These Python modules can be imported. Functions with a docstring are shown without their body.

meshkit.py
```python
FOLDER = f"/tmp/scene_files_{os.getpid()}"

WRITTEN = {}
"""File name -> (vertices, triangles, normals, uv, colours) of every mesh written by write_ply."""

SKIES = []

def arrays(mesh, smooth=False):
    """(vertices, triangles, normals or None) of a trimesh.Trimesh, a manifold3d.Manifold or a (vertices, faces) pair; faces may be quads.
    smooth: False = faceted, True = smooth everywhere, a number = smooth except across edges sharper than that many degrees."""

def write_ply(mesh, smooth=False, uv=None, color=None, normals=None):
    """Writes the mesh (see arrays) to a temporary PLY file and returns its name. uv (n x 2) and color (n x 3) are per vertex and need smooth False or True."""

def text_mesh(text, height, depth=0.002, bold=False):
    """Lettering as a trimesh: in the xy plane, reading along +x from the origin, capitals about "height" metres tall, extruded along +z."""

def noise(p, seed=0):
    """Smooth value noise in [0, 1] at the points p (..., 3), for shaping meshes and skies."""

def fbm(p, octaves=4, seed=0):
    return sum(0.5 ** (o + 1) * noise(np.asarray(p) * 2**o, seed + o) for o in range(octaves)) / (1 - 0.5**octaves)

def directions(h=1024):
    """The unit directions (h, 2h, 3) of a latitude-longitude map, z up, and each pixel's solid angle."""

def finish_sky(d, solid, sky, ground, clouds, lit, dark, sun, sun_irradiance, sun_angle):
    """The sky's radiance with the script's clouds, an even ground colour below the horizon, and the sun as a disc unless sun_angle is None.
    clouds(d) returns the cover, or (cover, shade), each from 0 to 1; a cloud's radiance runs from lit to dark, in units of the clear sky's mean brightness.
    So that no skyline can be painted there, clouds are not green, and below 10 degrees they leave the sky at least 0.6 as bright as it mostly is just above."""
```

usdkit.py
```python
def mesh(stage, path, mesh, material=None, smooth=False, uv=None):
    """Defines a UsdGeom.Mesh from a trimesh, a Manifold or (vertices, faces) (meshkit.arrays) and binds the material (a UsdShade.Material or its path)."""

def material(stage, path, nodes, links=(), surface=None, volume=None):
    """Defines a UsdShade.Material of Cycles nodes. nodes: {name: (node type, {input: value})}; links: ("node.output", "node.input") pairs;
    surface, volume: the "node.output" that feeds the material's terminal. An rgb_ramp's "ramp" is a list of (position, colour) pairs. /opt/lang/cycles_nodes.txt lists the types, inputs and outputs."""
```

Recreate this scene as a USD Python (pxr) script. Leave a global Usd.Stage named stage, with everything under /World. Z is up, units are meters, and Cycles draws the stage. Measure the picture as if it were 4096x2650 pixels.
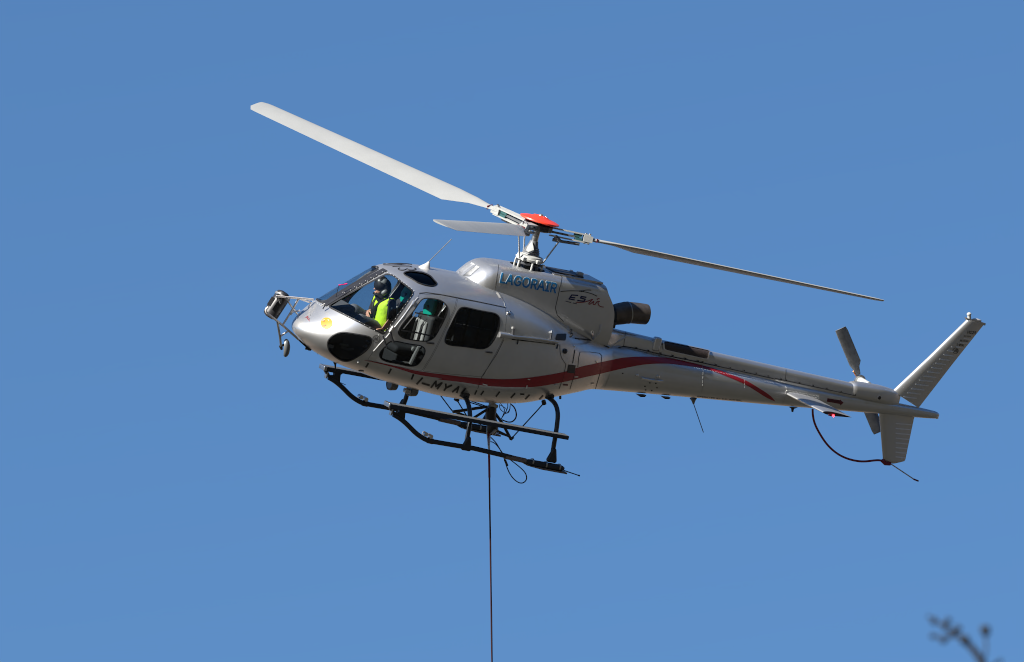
import math, random
import numpy as np, trimesh, manifold3d as m3, usdkit, meshkit
from pxr import Usd, UsdGeom, UsdLux, UsdShade, Gf, Sdf, Vt
from scipy.interpolate import PchipInterpolator, CubicSpline
from shapely.geometry import Polygon, LineString
from shapely.ops import unary_union

random.seed(4); RNG = np.random.default_rng(4)
stage = Usd.Stage.CreateInMemory()
UsdGeom.SetStageUpAxis(stage, 'Z'); UsdGeom.SetStageMetersPerUnit(stage, 1.0)
UsdGeom.Xform.Define(stage, '/World'); UsdGeom.Scope.Define(stage, '/World/Looks')

# ---------------------------------------------------------------- camera, sky, sun
W, H, PXM, D = 4096., 2650., 270.7, 170.
ELEV = math.radians(18.0); CAM_Z = 1.7; EXPOSURE = 1.15
SKY_STRENGTH, SUN_INTENSITY = 0.05, 1.25
SUN_HELI = np.array([0.86, -0.07, 0.52])         # direction to the sun seen from the aircraft: ahead, left, above

R_F = np.array([-234., 43., 0]) / PXM; R_F[2] = .477
R_L = np.array([117.8, -64.4, 0]) / PXM; R_L[2] = .868
R_F /= np.linalg.norm(R_F); R_L -= R_F * (R_F @ R_L); R_L /= np.linalg.norm(R_L); R_U = np.cross(R_F, R_L)
R = np.stack([R_F, R_L, R_U], 1)                  # aircraft axes (ahead, left, up) -> camera axes
CW = np.stack([[1, 0, 0], [0, -math.sin(ELEV), math.cos(ELEV)], [0, -math.cos(ELEV), -math.sin(ELEV)]], 1)
EYE = np.array([0, 0, CAM_Z])

def ray(px, py):
    return np.array([(px - W / 2) / PXM, (H / 2 - py) / PXM, -D])
HUB_CAM = ray(2150., 915.)
A_ROT = CW @ R; A_POS = EYE + CW @ HUB_CAM        # aircraft frame in the world, origin at the rotor hub
C_EYE = R.T @ (-HUB_CAM)                          # the photographer in aircraft axes

cam = UsdGeom.Camera.Define(stage, '/World/Camera')
mat = np.eye(4); mat[:3, :3] = CW; mat[:3, 3] = EYE
cam.AddTransformOp().Set(Gf.Matrix4d(*mat.T.ravel().tolist()))
cam.CreateHorizontalApertureAttr(36.0); cam.CreateFocalLengthAttr(36. * D / (W / PXM))
cam.CreateFStopAttr(8.5); cam.CreateFocusDistanceAttr(D); cam.CreateClippingRangeAttr((0.1, 20000.))
cam.CreateExposureAttr(EXPOSURE)

sun_w = A_ROT @ (SUN_HELI / np.linalg.norm(SUN_HELI))
SUN_EL = math.asin(sun_w[2]); SUN_ROT = math.atan2(sun_w[0], sun_w[1])
sun = UsdLux.DistantLight.Define(stage, '/World/Sun')
sun.CreateIntensityAttr(SUN_INTENSITY); sun.CreateAngleAttr(0.53); sun.CreateNormalizeAttr(True); sun.CreateColorAttr(Gf.Vec3f(1, .955, .89))
zax = sun_w; xax = np.cross([0, 0, 1], zax); xax /= np.linalg.norm(xax); yax = np.cross(zax, xax)
mat = np.eye(4); mat[:3, :3] = np.stack([xax, yax, zax], 1)
sun.AddTransformOp().Set(Gf.Matrix4d(*mat.T.ravel().tolist()))

sky = UsdLux.DomeLight.Define(stage, '/World/sky')
skym = usdkit.material(stage, '/World/Looks/sky', {
    'sky': ('sky_texture', dict(sky_type='single_scattering', sun_disc=False, sun_elevation=SUN_EL, sun_rotation=SUN_ROT, altitude=900., air_density=1.4, aerosol_density=0.0, ozone_density=9.8)),
    'bg': ('background_shader', dict(strength=SKY_STRENGTH))}, [('sky.color', 'bg.color')], surface='bg.background')
UsdShade.MaterialBindingAPI.Apply(sky.GetPrim()).Bind(skym)
sky.GetPrim().SetCustomDataByKey('kind', 'structure')

# ---------------------------------------------------------------- measuring the photograph
ZO = {1: (1040, 1000, 700 / 2156), 2: (1640, 1000, 800 / 2200), 3: (1250, 1400, 600 / 1848), 4: (1750, 1400, 700 / 1925), 5: (1900, 780, 500 / 2265),
      6: (2300, 1150, 800 / 2053), 7: (3100, 1220, 900 / 1899), 8: (3500, 2350, 596 / 2381), 'A': (1360, 1040, 320 / 1540), 'B': (1040, 1150, 260 / 1430),
      'C': (1500, 1180, 320 / 1540), 'D': (2200, 1120, 280 / 2381), 'E': (1560, 1480, 320 / 2381), 'F': (1850, 1560, 400 / 2381), 'G': (3680, 1240, 280 / 1797), 'P': (0, 0, 1)}
def Z(k, pts):
    o = ZO[k]; p = np.atleast_2d(np.asarray(pts, float)); return p * o[2] + np.array(o[:2])
def rays(p):
    p = np.atleast_2d(p); return np.stack([(p[:, 0] - W / 2) / PXM, (H / 2 - p[:, 1]) / PXM, np.full(len(p), -D)], 1) @ R
def at(k, pts, y=0., axis=1):
    """the aircraft-frame points seen at those spots of the photograph where the plane axis = y is met"""
    d = rays(Z(k, pts)); t = (np.asarray(y) - C_EYE[axis]) / d[:, axis]; return C_EYE + t[:, None] * d
def sm(pts, closed=True, n=8):
    """a smooth curve through the points"""
    p = np.asarray(pts, float)
    if closed: p = np.vstack([p, p[:1]])
    s = np.r_[0, np.cumsum(np.sqrt(np.linalg.norm(np.diff(p, axis=0), axis=1)) + 1e-9)]
    c = CubicSpline(s, p, bc_type='periodic' if closed else 'natural')
    q = c(np.linspace(0, s[-1], n * (len(p) - 1) + 1)); return q[:-1] if closed else q
def rnd(pts, r=.3, n=5):
    """a polygon with rounded corners: each corner is cut by a small arc that takes the share r of its sides"""
    p = np.asarray(pts, float); out = []
    for i in range(len(p)):
        a, b, c = p[i - 1], p[i], p[(i + 1) % len(p)]
        s, e = b + (a - b) * r, b + (c - b) * r
        for t in np.linspace(0, 1, n): out.append((1 - t) ** 2 * s + 2 * t * (1 - t) * b + t * t * e)
    return np.array(out)

# ---------------------------------------------------------------- solids
def man(v, f):
    return m3.Manifold(m3.Mesh(np.ascontiguousarray(v, np.float32), np.ascontiguousarray(f, np.uint32)))
def of_trimesh(t):
    t = t.copy(); t.merge_vertices(); return man(t.vertices, t.faces)
def shape_polys(poly):
    gs = getattr(poly, 'geoms', [poly]); out = []
    for g in gs:
        if g.is_empty or g.geom_type != 'Polygon': continue
        out.append(np.array(g.exterior.coords)[:-1]); out += [np.array(i.coords)[:-1] for i in g.interiors]
    return out
def cs(poly):
    if not hasattr(poly, 'geom_type'): poly = Polygon(poly).buffer(0)
    return m3.CrossSection([p for p in shape_polys(poly)], m3.FillRule.EvenOdd)
def beam(poly, near=3., far=5.):
    """the prism that the outline on the photograph sweeps along the line of sight, through the aircraft"""
    m = cs(poly).extrude(1.0)
    def w(v):
        v = np.asarray(v, float); d = rays(v[:, :2]); t = 1 + (-near + v[:, 2] * (near + far)) / D
        return C_EYE + d * t[:, None]
    return m.warp_batch(w)
def largest(m): return max(m.decompose(), key=lambda q: q.volume())
def half(m, s=1, y0=0.02): return m.trim_by_plane((0, s, 0), y0)
def mir(m): return m.mirror((0, 1, 0))
def union(ms): return m3.Manifold.batch_boolean(list(ms), m3.OpType.Add)
def rbox(size, c=(0, 0, 0), r=.02, seg=12):
    s = np.maximum(np.asarray(size, float) / 2 - r, 1e-4); sp = m3.Manifold.sphere(r, seg)
    return m3.Manifold.batch_hull([sp.translate(tuple(np.asarray(c) + s * np.array([i, j, k]))) for i in (-1, 1) for j in (-1, 1) for k in (-1, 1)])
def hullpts(p): return m3.Manifold.hull_points(np.asarray(p, np.float32))
def hulls(ps, rs, seg=14):
    return m3.Manifold.batch_hull([m3.Manifold.sphere(r, seg).translate(tuple(map(float, p))) for p, r in zip(ps, rs)])
def tube(pts, r, sides=12, caps=True):
    p = np.asarray(pts, float); keep = np.r_[True, np.linalg.norm(np.diff(p, axis=0), axis=1) > 1e-6]; p = p[keep]
    rr = np.broadcast_to(r, (len(keep),))[keep]
    t = np.gradient(p, axis=0); t /= np.linalg.norm(t, axis=1, keepdims=True)
    a = np.cross(t[0], [0, 0, 1.0] if abs(t[0][2]) < .9 else [1.0, 0, 0]); A = []
    for i in range(len(p)):
        a = a - t[i] * (a @ t[i]); a /= np.linalg.norm(a); A.append(a)
    A = np.array(A); B = np.cross(t, A); g = np.arange(sides) * 2 * np.pi / sides
    v = (p[:, None] + rr[:, None, None] * (np.cos(g)[None, :, None] * A[:, None] + np.sin(g)[None, :, None] * B[:, None])).reshape(-1, 3)
    f = []
    for i in range(len(p) - 1):
        for j in range(sides):
            k = (j + 1) % sides; q = i * sides
            f += [(q + j, q + k, q + sides + k), (q + j, q + sides + k, q + sides + j)]
    n = len(v); v = np.vstack([v, p[:1], p[-1:]]); e = (len(p) - 1) * sides
    for j in range(sides):
        k = (j + 1) % sides; f += [(n, k, j), (n + 1, e + j, e + k)]
    return man(v, f)
def lathe(prof, p0, p1, seg=28):
    """profile of (distance along p0->p1 in metres, radius)"""
    p0, p1 = np.asarray(p0, float), np.asarray(p1, float); d = (p1 - p0) / np.linalg.norm(p1 - p0)
    return tube([p0 + d * a for a, _ in prof], [max(b, 1e-4) for _, b in prof], seg) if all(np.diff([a for a, _ in prof]) > 1e-6) else _lathe(prof, p0, d, seg)
def _lathe(prof, p0, d, seg):
    a = np.cross(d, [0, 0, 1.0] if abs(d[2]) < .9 else [1.0, 0, 0]); a /= np.linalg.norm(a); b = np.cross(d, a); g = np.arange(seg) * 2 * np.pi / seg
    v = np.vstack([p0 + d * h + r * (np.cos(g)[:, None] * a + np.sin(g)[:, None] * b) for h, r in prof]); n = len(prof); f = []
    for i in range(n):
        for j in range(seg):
            k = (j + 1) % seg; q, w = i * seg, ((i + 1) % n) * seg
            f += [(q + j, q + k, w + k), (q + j, w + k, w + j)]
    m = man(v, f); return m if m.volume() > 0 else man(v, np.array(f)[:, ::-1])
def plate(k, pts, y, th, hole=None, smooth=0):
    """a plate lying along the aircraft at distance y to the left, its outline seen in the photograph"""
    p = at(k, pts, y)[:, [0, 2]]; p = rnd(p, smooth) if smooth else p; s = Polygon(p).buffer(0)
    for h in hole or []: s = s.difference(Polygon(at(k, h, y)[:, [0, 2]]))
    return xz(s, y, th)
def xz(s, y, th):
    return cs(s).extrude(th).warp_batch(lambda v: np.stack([np.asarray(v)[:, 0], y + th / 2 - np.asarray(v)[:, 2], np.asarray(v)[:, 1]], 1))
def bolt(p, d, r, h):
    p = np.asarray(p, float); d = np.asarray(d, float); d = d / np.linalg.norm(d); return tube([p - d * h * .5, p + d * h * .5], r, 8)

class Loft:
    """A skin of rounded cross-sections. rows: x, top, bottom, half width, height of the widest place, roundness above, roundness below"""
    def __init__(s, rows, tip=None, nu=200, nv=112):
        a = np.array(rows, float); a = a[np.argsort(-a[:, 0])]; s.tip = tip; s.x0, s.x1 = a[0, 0], a[-1, 0]
        t = np.sqrt(np.maximum(tip - a[:, 0], 0)) if tip is not None else -a[:, 0]
        s.f = PchipInterpolator(t, a[:, 1:], axis=0); s.t0, s.t1, s.nu, s.nv = t[0], t[-1], nu, nv
    def row(s, x):
        t = np.sqrt(np.maximum(s.tip - x, 0)) if s.tip is not None else -x
        return s.f(np.clip(t, s.t0, s.t1))
    def F(s, p):
        q = s.row(p[:, 0]); zt, zb, w, zm, nt, nb = q.T; dz = p[:, 2] - zm; up = dz > 0
        h = np.where(up, zt - zm, zm - zb); n = np.where(up, nt, nb)
        return (np.abs(p[:, 1]) / np.maximum(w, 1e-4)) ** n + (np.abs(dz) / np.maximum(h, 1e-4)) ** n - 1
    def grad(s, p):
        e = 2e-3; g = np.stack([s.F(p + e * d) - s.F(p - e * d) for d in np.eye(3)], 1)
        return g / (np.linalg.norm(g, axis=1, keepdims=True) + 1e-12)
    def solid(s, off=0.0, a=None, b=None):
        ta, tb = s.t0, s.t1
        if a is not None: ta = math.sqrt(s.tip - a) if s.tip is not None else -a
        if b is not None: tb = math.sqrt(s.tip - b) if s.tip is not None else -b
        t = np.linspace(ta, tb, s.nu); x = s.tip - t * t if s.tip is not None else -t
        q = s.row(x); g = np.arange(s.nv) * 2 * np.pi / s.nv; c, sn = np.cos(g), np.sin(g)
        zt, zb, w, zm, nt, nb = [q[:, i][:, None] for i in range(6)]; up = sn[None] >= 0
        n = np.where(up, nt, nb); y = w * np.sign(c) * np.abs(c)[None] ** (2 / n); z = zm + np.where(up, zt - zm, zm - zb) * np.sign(sn) * np.abs(sn)[None] ** (2 / n)
        v = np.stack([np.broadcast_to(x[:, None], y.shape), y, z], 2).reshape(-1, 3)
        if off:
            gr = s.grad(v); gr[~np.isfinite(gr).all(1)] = 0
            v = v + off * gr
        f = []; i, j = np.meshgrid(np.arange(s.nu - 1), np.arange(s.nv), indexing='ij'); k = (j + 1) % s.nv; A, B, C_, D_ = i * s.nv + j, i * s.nv + k, (i + 1) * s.nv + k, (i + 1) * s.nv + j
        f = np.vstack([np.stack([A, C_, B], -1).reshape(-1, 3), np.stack([A, D_, C_], -1).reshape(-1, 3)])
        n0 = len(v); v = np.vstack([v, v[:s.nv].mean(0), v[-s.nv:].mean(0)]); jj = np.arange(s.nv); kk = (jj + 1) % s.nv; e = (s.nu - 1) * s.nv
        f = np.vstack([f, np.stack([np.full(s.nv, n0), jj, kk], 1), np.stack([np.full(s.nv, n0 + 1), e + kk, e + jj], 1)])
        m = man(v, f)
        return m if m.volume() > 0 else man(v, f[:, ::-1])

# ---------------------------------------------------------------- scene helpers
used = {}
def numbered(path):
    n = used.get(path, 0); used[path] = n + 1
    return path if n == 0 else f'{path}_{n:03d}'
def tag(p, label=None, category=None, group=None, kind=None):
    for k, v in dict(label=label, category=category, group=group, kind=kind).items():
        if v: p.SetCustomDataByKey(k, v)
def thing(name, label, cat, matrix=None):
    x = UsdGeom.Xform.Define(stage, numbered('/World/' + name))
    if matrix is not None: x.AddTransformOp().Set(Gf.Matrix4d(*np.asarray(matrix).T.ravel().tolist()))
    tag(x.GetPrim(), label, cat); return str(x.GetPath())
def part(name, geo, material, parent='/World', smooth=32, loft=None, label=None, kind=None):
    v, f, _ = meshkit.arrays(geo); path = numbered(f'{parent}/{name}')
    if len(f) == 0: print('EMPTY', path); return path
    t = trimesh.Trimesh(v, f, process=False); t.merge_vertices(); t.update_faces(t.nondegenerate_faces(height=1e-7)); 
    v, f, n = meshkit.arrays(t, smooth)
    if loft is not None and n is not None:
        g = loft.grad(v); F = np.abs(loft.F(v)); d = (g * n).sum(1)
        ok = np.isfinite(g).all(1) & (np.abs(d) > .75) & (F < .35) & (v[:, 0] < loft.x0 - .02)
        n = np.where(ok[:, None], g * np.sign(d)[:, None], n)
    m = usdkit.mesh(stage, path, (v, f), MAT[material])
    if n is not None:
        m.CreateNormalsAttr(Vt.Vec3fArray.FromNumpy(n.astype(np.float32))); m.SetNormalsInterpolation('vertex')
    tag(m.GetPrim(), label, kind=kind); return path

MAT = {}
def mk(name, base, rough=.5, metal=0., coat=0., noise=None, bump=None, spec=.5, **kw):
    nodes = {'p': ('principled_bsdf', dict(base_color=base, roughness=rough, metallic=metal, coat_weight=coat, specular_ior_level=spec, **kw))}; links = []
    nodes['tc'] = ('texture_coordinate', {})
    if noise:
        sc, amt = noise; b = np.array(base)
        nodes['n'] = ('noise_texture', dict(scale=sc, detail=6., roughness=.6)); nodes['r'] = ('rgb_ramp', {'ramp': [(.3, b * (1 - amt)), (.7, np.minimum(b * (1 + amt), 1))]})
        links += [('tc.object', 'n.vector'), ('n.fac', 'r.fac'), ('r.color', 'p.base_color')]
        nodes['mr'] = ('map_range', dict(from_min=.3, from_max=.7, to_min=rough * .93, to_max=min(1, rough * 1.08))); links += [('n.fac', 'mr.value'), ('mr.result', 'p.roughness')]
    if bump:
        sc, st = bump
        nodes['bn'] = ('noise_texture', dict(scale=sc, detail=4.)); nodes['b'] = ('bump', dict(strength=st, distance=.01)); links += [('tc.object', 'bn.vector'), ('bn.fac', 'b.height'), ('b.normal', 'p.normal')]
    if not noise and not bump: nodes.pop('tc')
    MAT[name] = usdkit.material(stage, '/World/Looks/' + name, nodes, links, surface='p.BSDF')
MAT['silver_paint'] = usdkit.material(stage, '/World/Looks/silver_paint', {'tc': ('texture_coordinate', {}), 'n': ('noise_texture', dict(scale=2., detail=6., roughness=.6)), 'r': ('rgb_ramp', {'ramp': [(.3, (.60, .60, .593)), (.7, (.64, .64, .63))]}),
    'mr': ('map_range', dict(from_min=.3, from_max=.7, to_min=.25, to_max=.29)), 'a': ('principled_bsdf', dict(metallic=1., coat_weight=.15, coat_roughness=.06)), 'b': ('principled_bsdf', dict(metallic=.82, roughness=.56)), 'm': ('mix_closure', dict(fac=.42))},
    [('tc.object', 'n.vector'), ('n.fac', 'r.fac'), ('r.color', 'a.base_color'), ('r.color', 'b.base_color'), ('n.fac', 'mr.value'), ('mr.result', 'a.roughness'), ('a.BSDF', 'm.closure1'), ('b.BSDF', 'm.closure2')], surface='m.closure')
mk('silver_bare', (.62, .61, .59), .3, .95, noise=(6., .06))
mk('rib_paint', (.62, .62, .61), .6, .0)
mk('white_tube', (.72, .66, .60), .35, .1, noise=(14., .12))
mk('lining', (.05, .052, .055), .8)
mk('black_rubber', (.012, .012, .013), .55)
mk('black_plastic', (.02, .02, .022), .42, noise=(9., .2))
mk('black_trim', (.015, .015, .016), .35)
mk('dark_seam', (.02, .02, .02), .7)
mk('skid_paint', (.012, .016, .022), .42, noise=(12., .25))
mk('skid_worn', (.16, .12, .10), .6, noise=(30., .4))
mk('skid_step', (.07, .075, .08), .75, noise=(40., .3))
mk('steel', (.45, .45, .44), .35, 1., noise=(20., .1))
mk('bright_metal', (.75, .74, .72), .25, .9)
mk('cable', (.04, .010, .014), .6)
mk('cable_grey', (.03, .035, .045), .6)
mk('red_stripe', (.27, .007, .015), .38, .1, coat=.3)
mk('deep_red', (.10, .008, .014), .45)
mk('hose_red', (.17, .012, .03), .5)
mk('cap_red', (.85, .055, .02), .4, coat=.2)
mk('blade_white', (.30, .305, .295), .45, noise=(2.0, .05))
mk('head_white', (.38, .385, .365), .5, noise=(20., .15))
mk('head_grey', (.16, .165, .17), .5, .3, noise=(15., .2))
mk('head_dark', (.03, .033, .038), .5, noise=(15., .2))
mk('teal_rubber', (.03, .10, .10), .5)
mk('teal_seat', (.0, .22, .16), .38)
mk('exhaust', (.125, .105, .09), .45, .7, noise=(7., .4))
mk('exhaust_dark', (.02, .025, .03), .45, .4)
mk('grille', (.035, .025, .022), .6, noise=(60., .5))
mk('seat_dark', (.02, .022, .025), .8)
mk('belt_grey', (.24, .24, .235), .8, noise=(60., .15))
mk('panel_grey', (.085, .085, .09), .7, bump=(120., .2))
mk('letter_blue', (.008, .13, .30), .4)
mk('letter_halo', (.42, .50, .56), .4)
mk('letter_navy', (.006, .010, .05), .4)
mk('letter_black', (.012, .012, .013), .45)
mk('letter_red', (.20, .008, .02), .4)
mk('sticker_yellow', (.78, .22, .004), .5)
mk('sticker_white', (.42, .41, .39), .4)
mk('pink_thread', (.7, .02, .16), .6)
mk('vest', (.46, .76, .02), .7, noise=(14., .12), bump=(18., .9))
mk('shirt_dark', (.022, .022, .024), .85, bump=(30., .4))
mk('trousers', (.11, .115, .135), .85, bump=(22., .5))
mk('skin', (.50, .27, .19), .5, subsurface_weight=.15)
mk('helmet', (.028, .03, .033), .25, coat=.5)
mk('lens_grey', (.15, .155, .15), .4, .2)
mk('mirror_face', (.8, .8, .8), .05, 1.)
mk('rivet', (.5, .5, .48), .45, .4)
def glass(name, tint):
    MAT[name] = usdkit.material(stage, '/World/Looks/' + name, {'t': ('transparent_bsdf', dict(color=tint)), 'g': ('glossy_bsdf', dict(color=(1, 1, 1), roughness=.02)), 'f': ('layer_weight', dict(blend=.5)),
        'e': ('math', dict(math_type='power', value2=5.)), 's': ('math', dict(math_type='multiply_add', value2=.5, value3=.022)), 'm': ('mix_closure', {})},
        [('f.facing', 'e.value1'), ('e.value', 's.value1'), ('s.value', 'm.fac'), ('t.BSDF', 'm.closure1'), ('g.BSDF', 'm.closure2')], surface='m.closure')
glass('glass_clear', (.86, .88, .88)); glass('glass_tint', (.55, .57, .57)); glass('glass_roof', (.10, .22, .25)); glass('glass_smoke', (.55, .57, .58))
MAT['red_lamp'] = usdkit.material(stage, '/World/Looks/red_lamp', {'e': ('emission', dict(color=(1, .02, .03), strength=6.))}, surface='e.emission')
MAT['ground'] = usdkit.material(stage, '/World/Looks/ground', {
    'geo': ('geometry', {}), 'n': ('noise_texture', dict(scale=.05, detail=8.)), 'r': ('rgb_ramp', {'ramp': [(.35, (.013, .013, .008)), (.5, (.022, .020, .013)), (.65, (.04, .034, .023))]}),
    'p': ('principled_bsdf', dict(roughness=.95))}, [('geo.position', 'n.vector'), ('n.fac', 'r.fac'), ('r.color', 'p.base_color')], surface='p.BSDF')
mk('bark', (.014, .013, .014), .9, noise=(20., .3)); mk('leaf_bud', (.010, .011, .012), .9)

# ---------------------------------------------------------------- ground
gv = np.array([[x, y, 0.] for x in (-6000, 6000) for y in (-6000, 6000)]); part('ground', (gv, np.array([[0, 2, 3], [0, 3, 1]])), 'ground', kind='structure', smooth=False)

# wooded hills round the valley: high behind and right of the photographer, low ahead
def hills():
    na, nr = 180, 44; az = np.linspace(0, 2 * np.pi, na, endpoint=False); rr = np.geomspace(130., 4200., nr); A, Rr = np.meshgrid(az, rr, indexing='ij')
    key = np.radians([0, 40, 70, 100, 140, 180, 210, 240, 270, 310, 360]); el = np.radians([7, 10, 20, 29, 31, 24, 15, 11, 10, 8, 7]); E_ = np.tan(PchipInterpolator(key, el)(A))
    t = np.clip((Rr - 130) / 1100, 0, 1); prof = Rr * (t * t * (3 - 2 * t)) * np.where(Rr > 1230, (1230 / Rr) ** .9, 1)
    P_ = np.stack([np.sin(A) * Rr, np.cos(A) * Rr, 0 * A], -1); z = E_ * prof * (.72 + .56 * meshkit.fbm(P_ / 520., 5, 7)) + np.minimum(prof, 60) * .25 * (meshkit.fbm(P_ / 60., 4, 3) - .5) - 1.2
    z = np.where(np.degrees(A) < 60, np.minimum(z, Rr * math.tan(math.radians(11))), z); P_[..., 2] = z
    i, j = np.meshgrid(np.arange(na), np.arange(nr - 1), indexing='ij'); k = (i + 1) % na
    return P_.reshape(-1, 3), np.stack([i * nr + j, i * nr + j + 1, k * nr + j + 1, k * nr + j], -1).reshape(-1, 4)[:, ::-1]
MAT['woods'] = usdkit.material(stage, '/World/Looks/woods', {'geo': ('geometry', {}), 'n': ('noise_texture', dict(scale=.012, detail=10.)), 'r': ('rgb_ramp', {'ramp': [(.35, (.008, .010, .006)), (.55, (.016, .016, .010)), (.7, (.035, .028, .019))]}),
    'n2': ('noise_texture', dict(scale=.02, detail=8.)), 'r2': ('rgb_ramp', {'ramp': [(.35, (.11, .078, .05)), (.65, (.18, .128, .085))]}), 'y': ('separate_xyz', {}), 'f': ('map_range', dict(from_min=120., from_max=380., to_min=0., to_max=1., clamp=True)), 'x': ('mix_color', {}), 'p': ('principled_bsdf', dict(roughness=.95))},
    [('geo.position', 'n.vector'), ('geo.position', 'n2.vector'), ('geo.position', 'y.vector'), ('y.y', 'f.value'), ('n.fac', 'r.fac'), ('n2.fac', 'r2.fac'), ('f.result', 'x.fac'), ('r.color', 'x.a'), ('r2.color', 'x.b'), ('x.result', 'p.base_color')], surface='p.BSDF')
hv, hf = hills(); part('hills', (hv, hf), 'woods', kind='structure', smooth=True)

# ================================================================ the helicopter
HM = np.eye(4); HM[:3, :3] = A_ROT; HM[:3, 3] = A_POS
HELI = thing('helicopter', 'silver helicopter with dark red side stripe hovering nose left in the blue sky', 'helicopter', HM)

BODY = Loft([  # x      top    bottom  half w  wide z  above below
    (3.505, -2.095, -2.105, .010, -2.10, 2.0, 2.0),
    (3.465, -2.005, -2.19, .19, -2.10, 2.0, 2.0),
    (3.38, -1.925, -2.255, .345, -2.09, 2.05, 2.05),
    (3.26, -1.825, -2.335, .50, -2.075, 2.1, 2.1),
    (3.12, -1.700, -2.40, .635, -2.05, 2.15, 2.15),
    (2.90, -1.505, -2.47, .765, -2.02, 2.2, 2.25),
    (2.60, -1.262, -2.53, .860, -1.98, 2.3, 2.4),
    (2.40, -1.105, -2.56, .900, -1.95, 2.4, 2.5),
    (2.25, -1.000, -2.585, .920, -1.93, 2.5, 2.55),
    (2.10, -.945, -2.605, .930, -1.92, 2.6, 2.6),
    (1.90, -.912, -2.63, .935, -1.91, 2.7, 2.6),
    (1.50, -.885, -2.66, .935, -1.90, 2.75, 2.6),
    (1.00, -.885, -2.69, .935, -1.90, 2.7, 2.6),
    (.60, -.905, -2.69, .93, -1.90, 2.6, 2.6),
    (.20, -.955, -2.665, .91, -1.89, 2.5, 2.55),
    (-.24, -1.06, -2.60, .86, -1.87, 2.4, 2.5),
    (-.60, -1.18, -2.50, .78, -1.85, 2.3, 2.4),
    (-.90, -1.29, -2.405, .68, -1.83, 2.2, 2.3),
    (-1.24, -1.385, -2.305, .54, -1.815, 2.1, 2.1),
    (-1.50, -1.425, -2.225, .415, -1.805, 2.0, 2.0),
    (-1.62, -1.44, -2.205, .372, -1.80, 2.0, 2.0)], tip=3.507, nu=230, nv=128)
outer = BODY.solid(0)
inner = BODY.solid(-.030, a=3.32, b=.16)
layer = BODY.solid(.0035) - BODY.solid(-.006)
layer2 = BODY.solid(.0055) - BODY.solid(-.003)
lining0 = BODY.solid(-.031, a=3.31, b=.17) - BODY.solid(-.037, a=3.305, b=.175)
pane0 = BODY.solid(-.006) - BODY.solid(-.012)
seal0 = BODY.solid(.006) - BODY.solid(-.024)

# window and door outlines as seen in the photograph
ws_poly = Polygon(rnd(Z(1, [(838, 690), (1080, 812), (1380, 962), (1520, 1030), (1560, 985), (1760, 712), (1893, 522), (1640, 322), (1560, 302), (1180, 500)]), .16))
chin_poly = Polygon(sm(Z(1, [(845, 1115), (905, 1055), (1000, 1022), (1120, 1030), (1250, 1052), (1345, 1075), (1372, 1110), (1350, 1190), (1270, 1272), (1180, 1330), (1100, 1368), (1020, 1368), (930, 1320), (860, 1250), (835, 1180)])))
roof_poly = Polygon(sm(np.vstack([Z(1, [(1775, 290), (1815, 268), (1880, 264), (1990, 277)]), Z(2, [(120, 245), (205, 277), (262, 332), (292, 372), (262, 392), (180, 386), (80, 352), (10, 308)])])))
fw_poly = Polygon(sm(Z('C', [(640, 440), (780, 270), (900, 105), (980, 74), (1100, 80), (1250, 110), (1350, 180), (1390, 270), (1365, 400), (1290, 560), (1190, 740), (1110, 840), (1000, 885), (880, 885), (640, 850), (520, 810), (460, 745), (480, 650)])))
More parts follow.
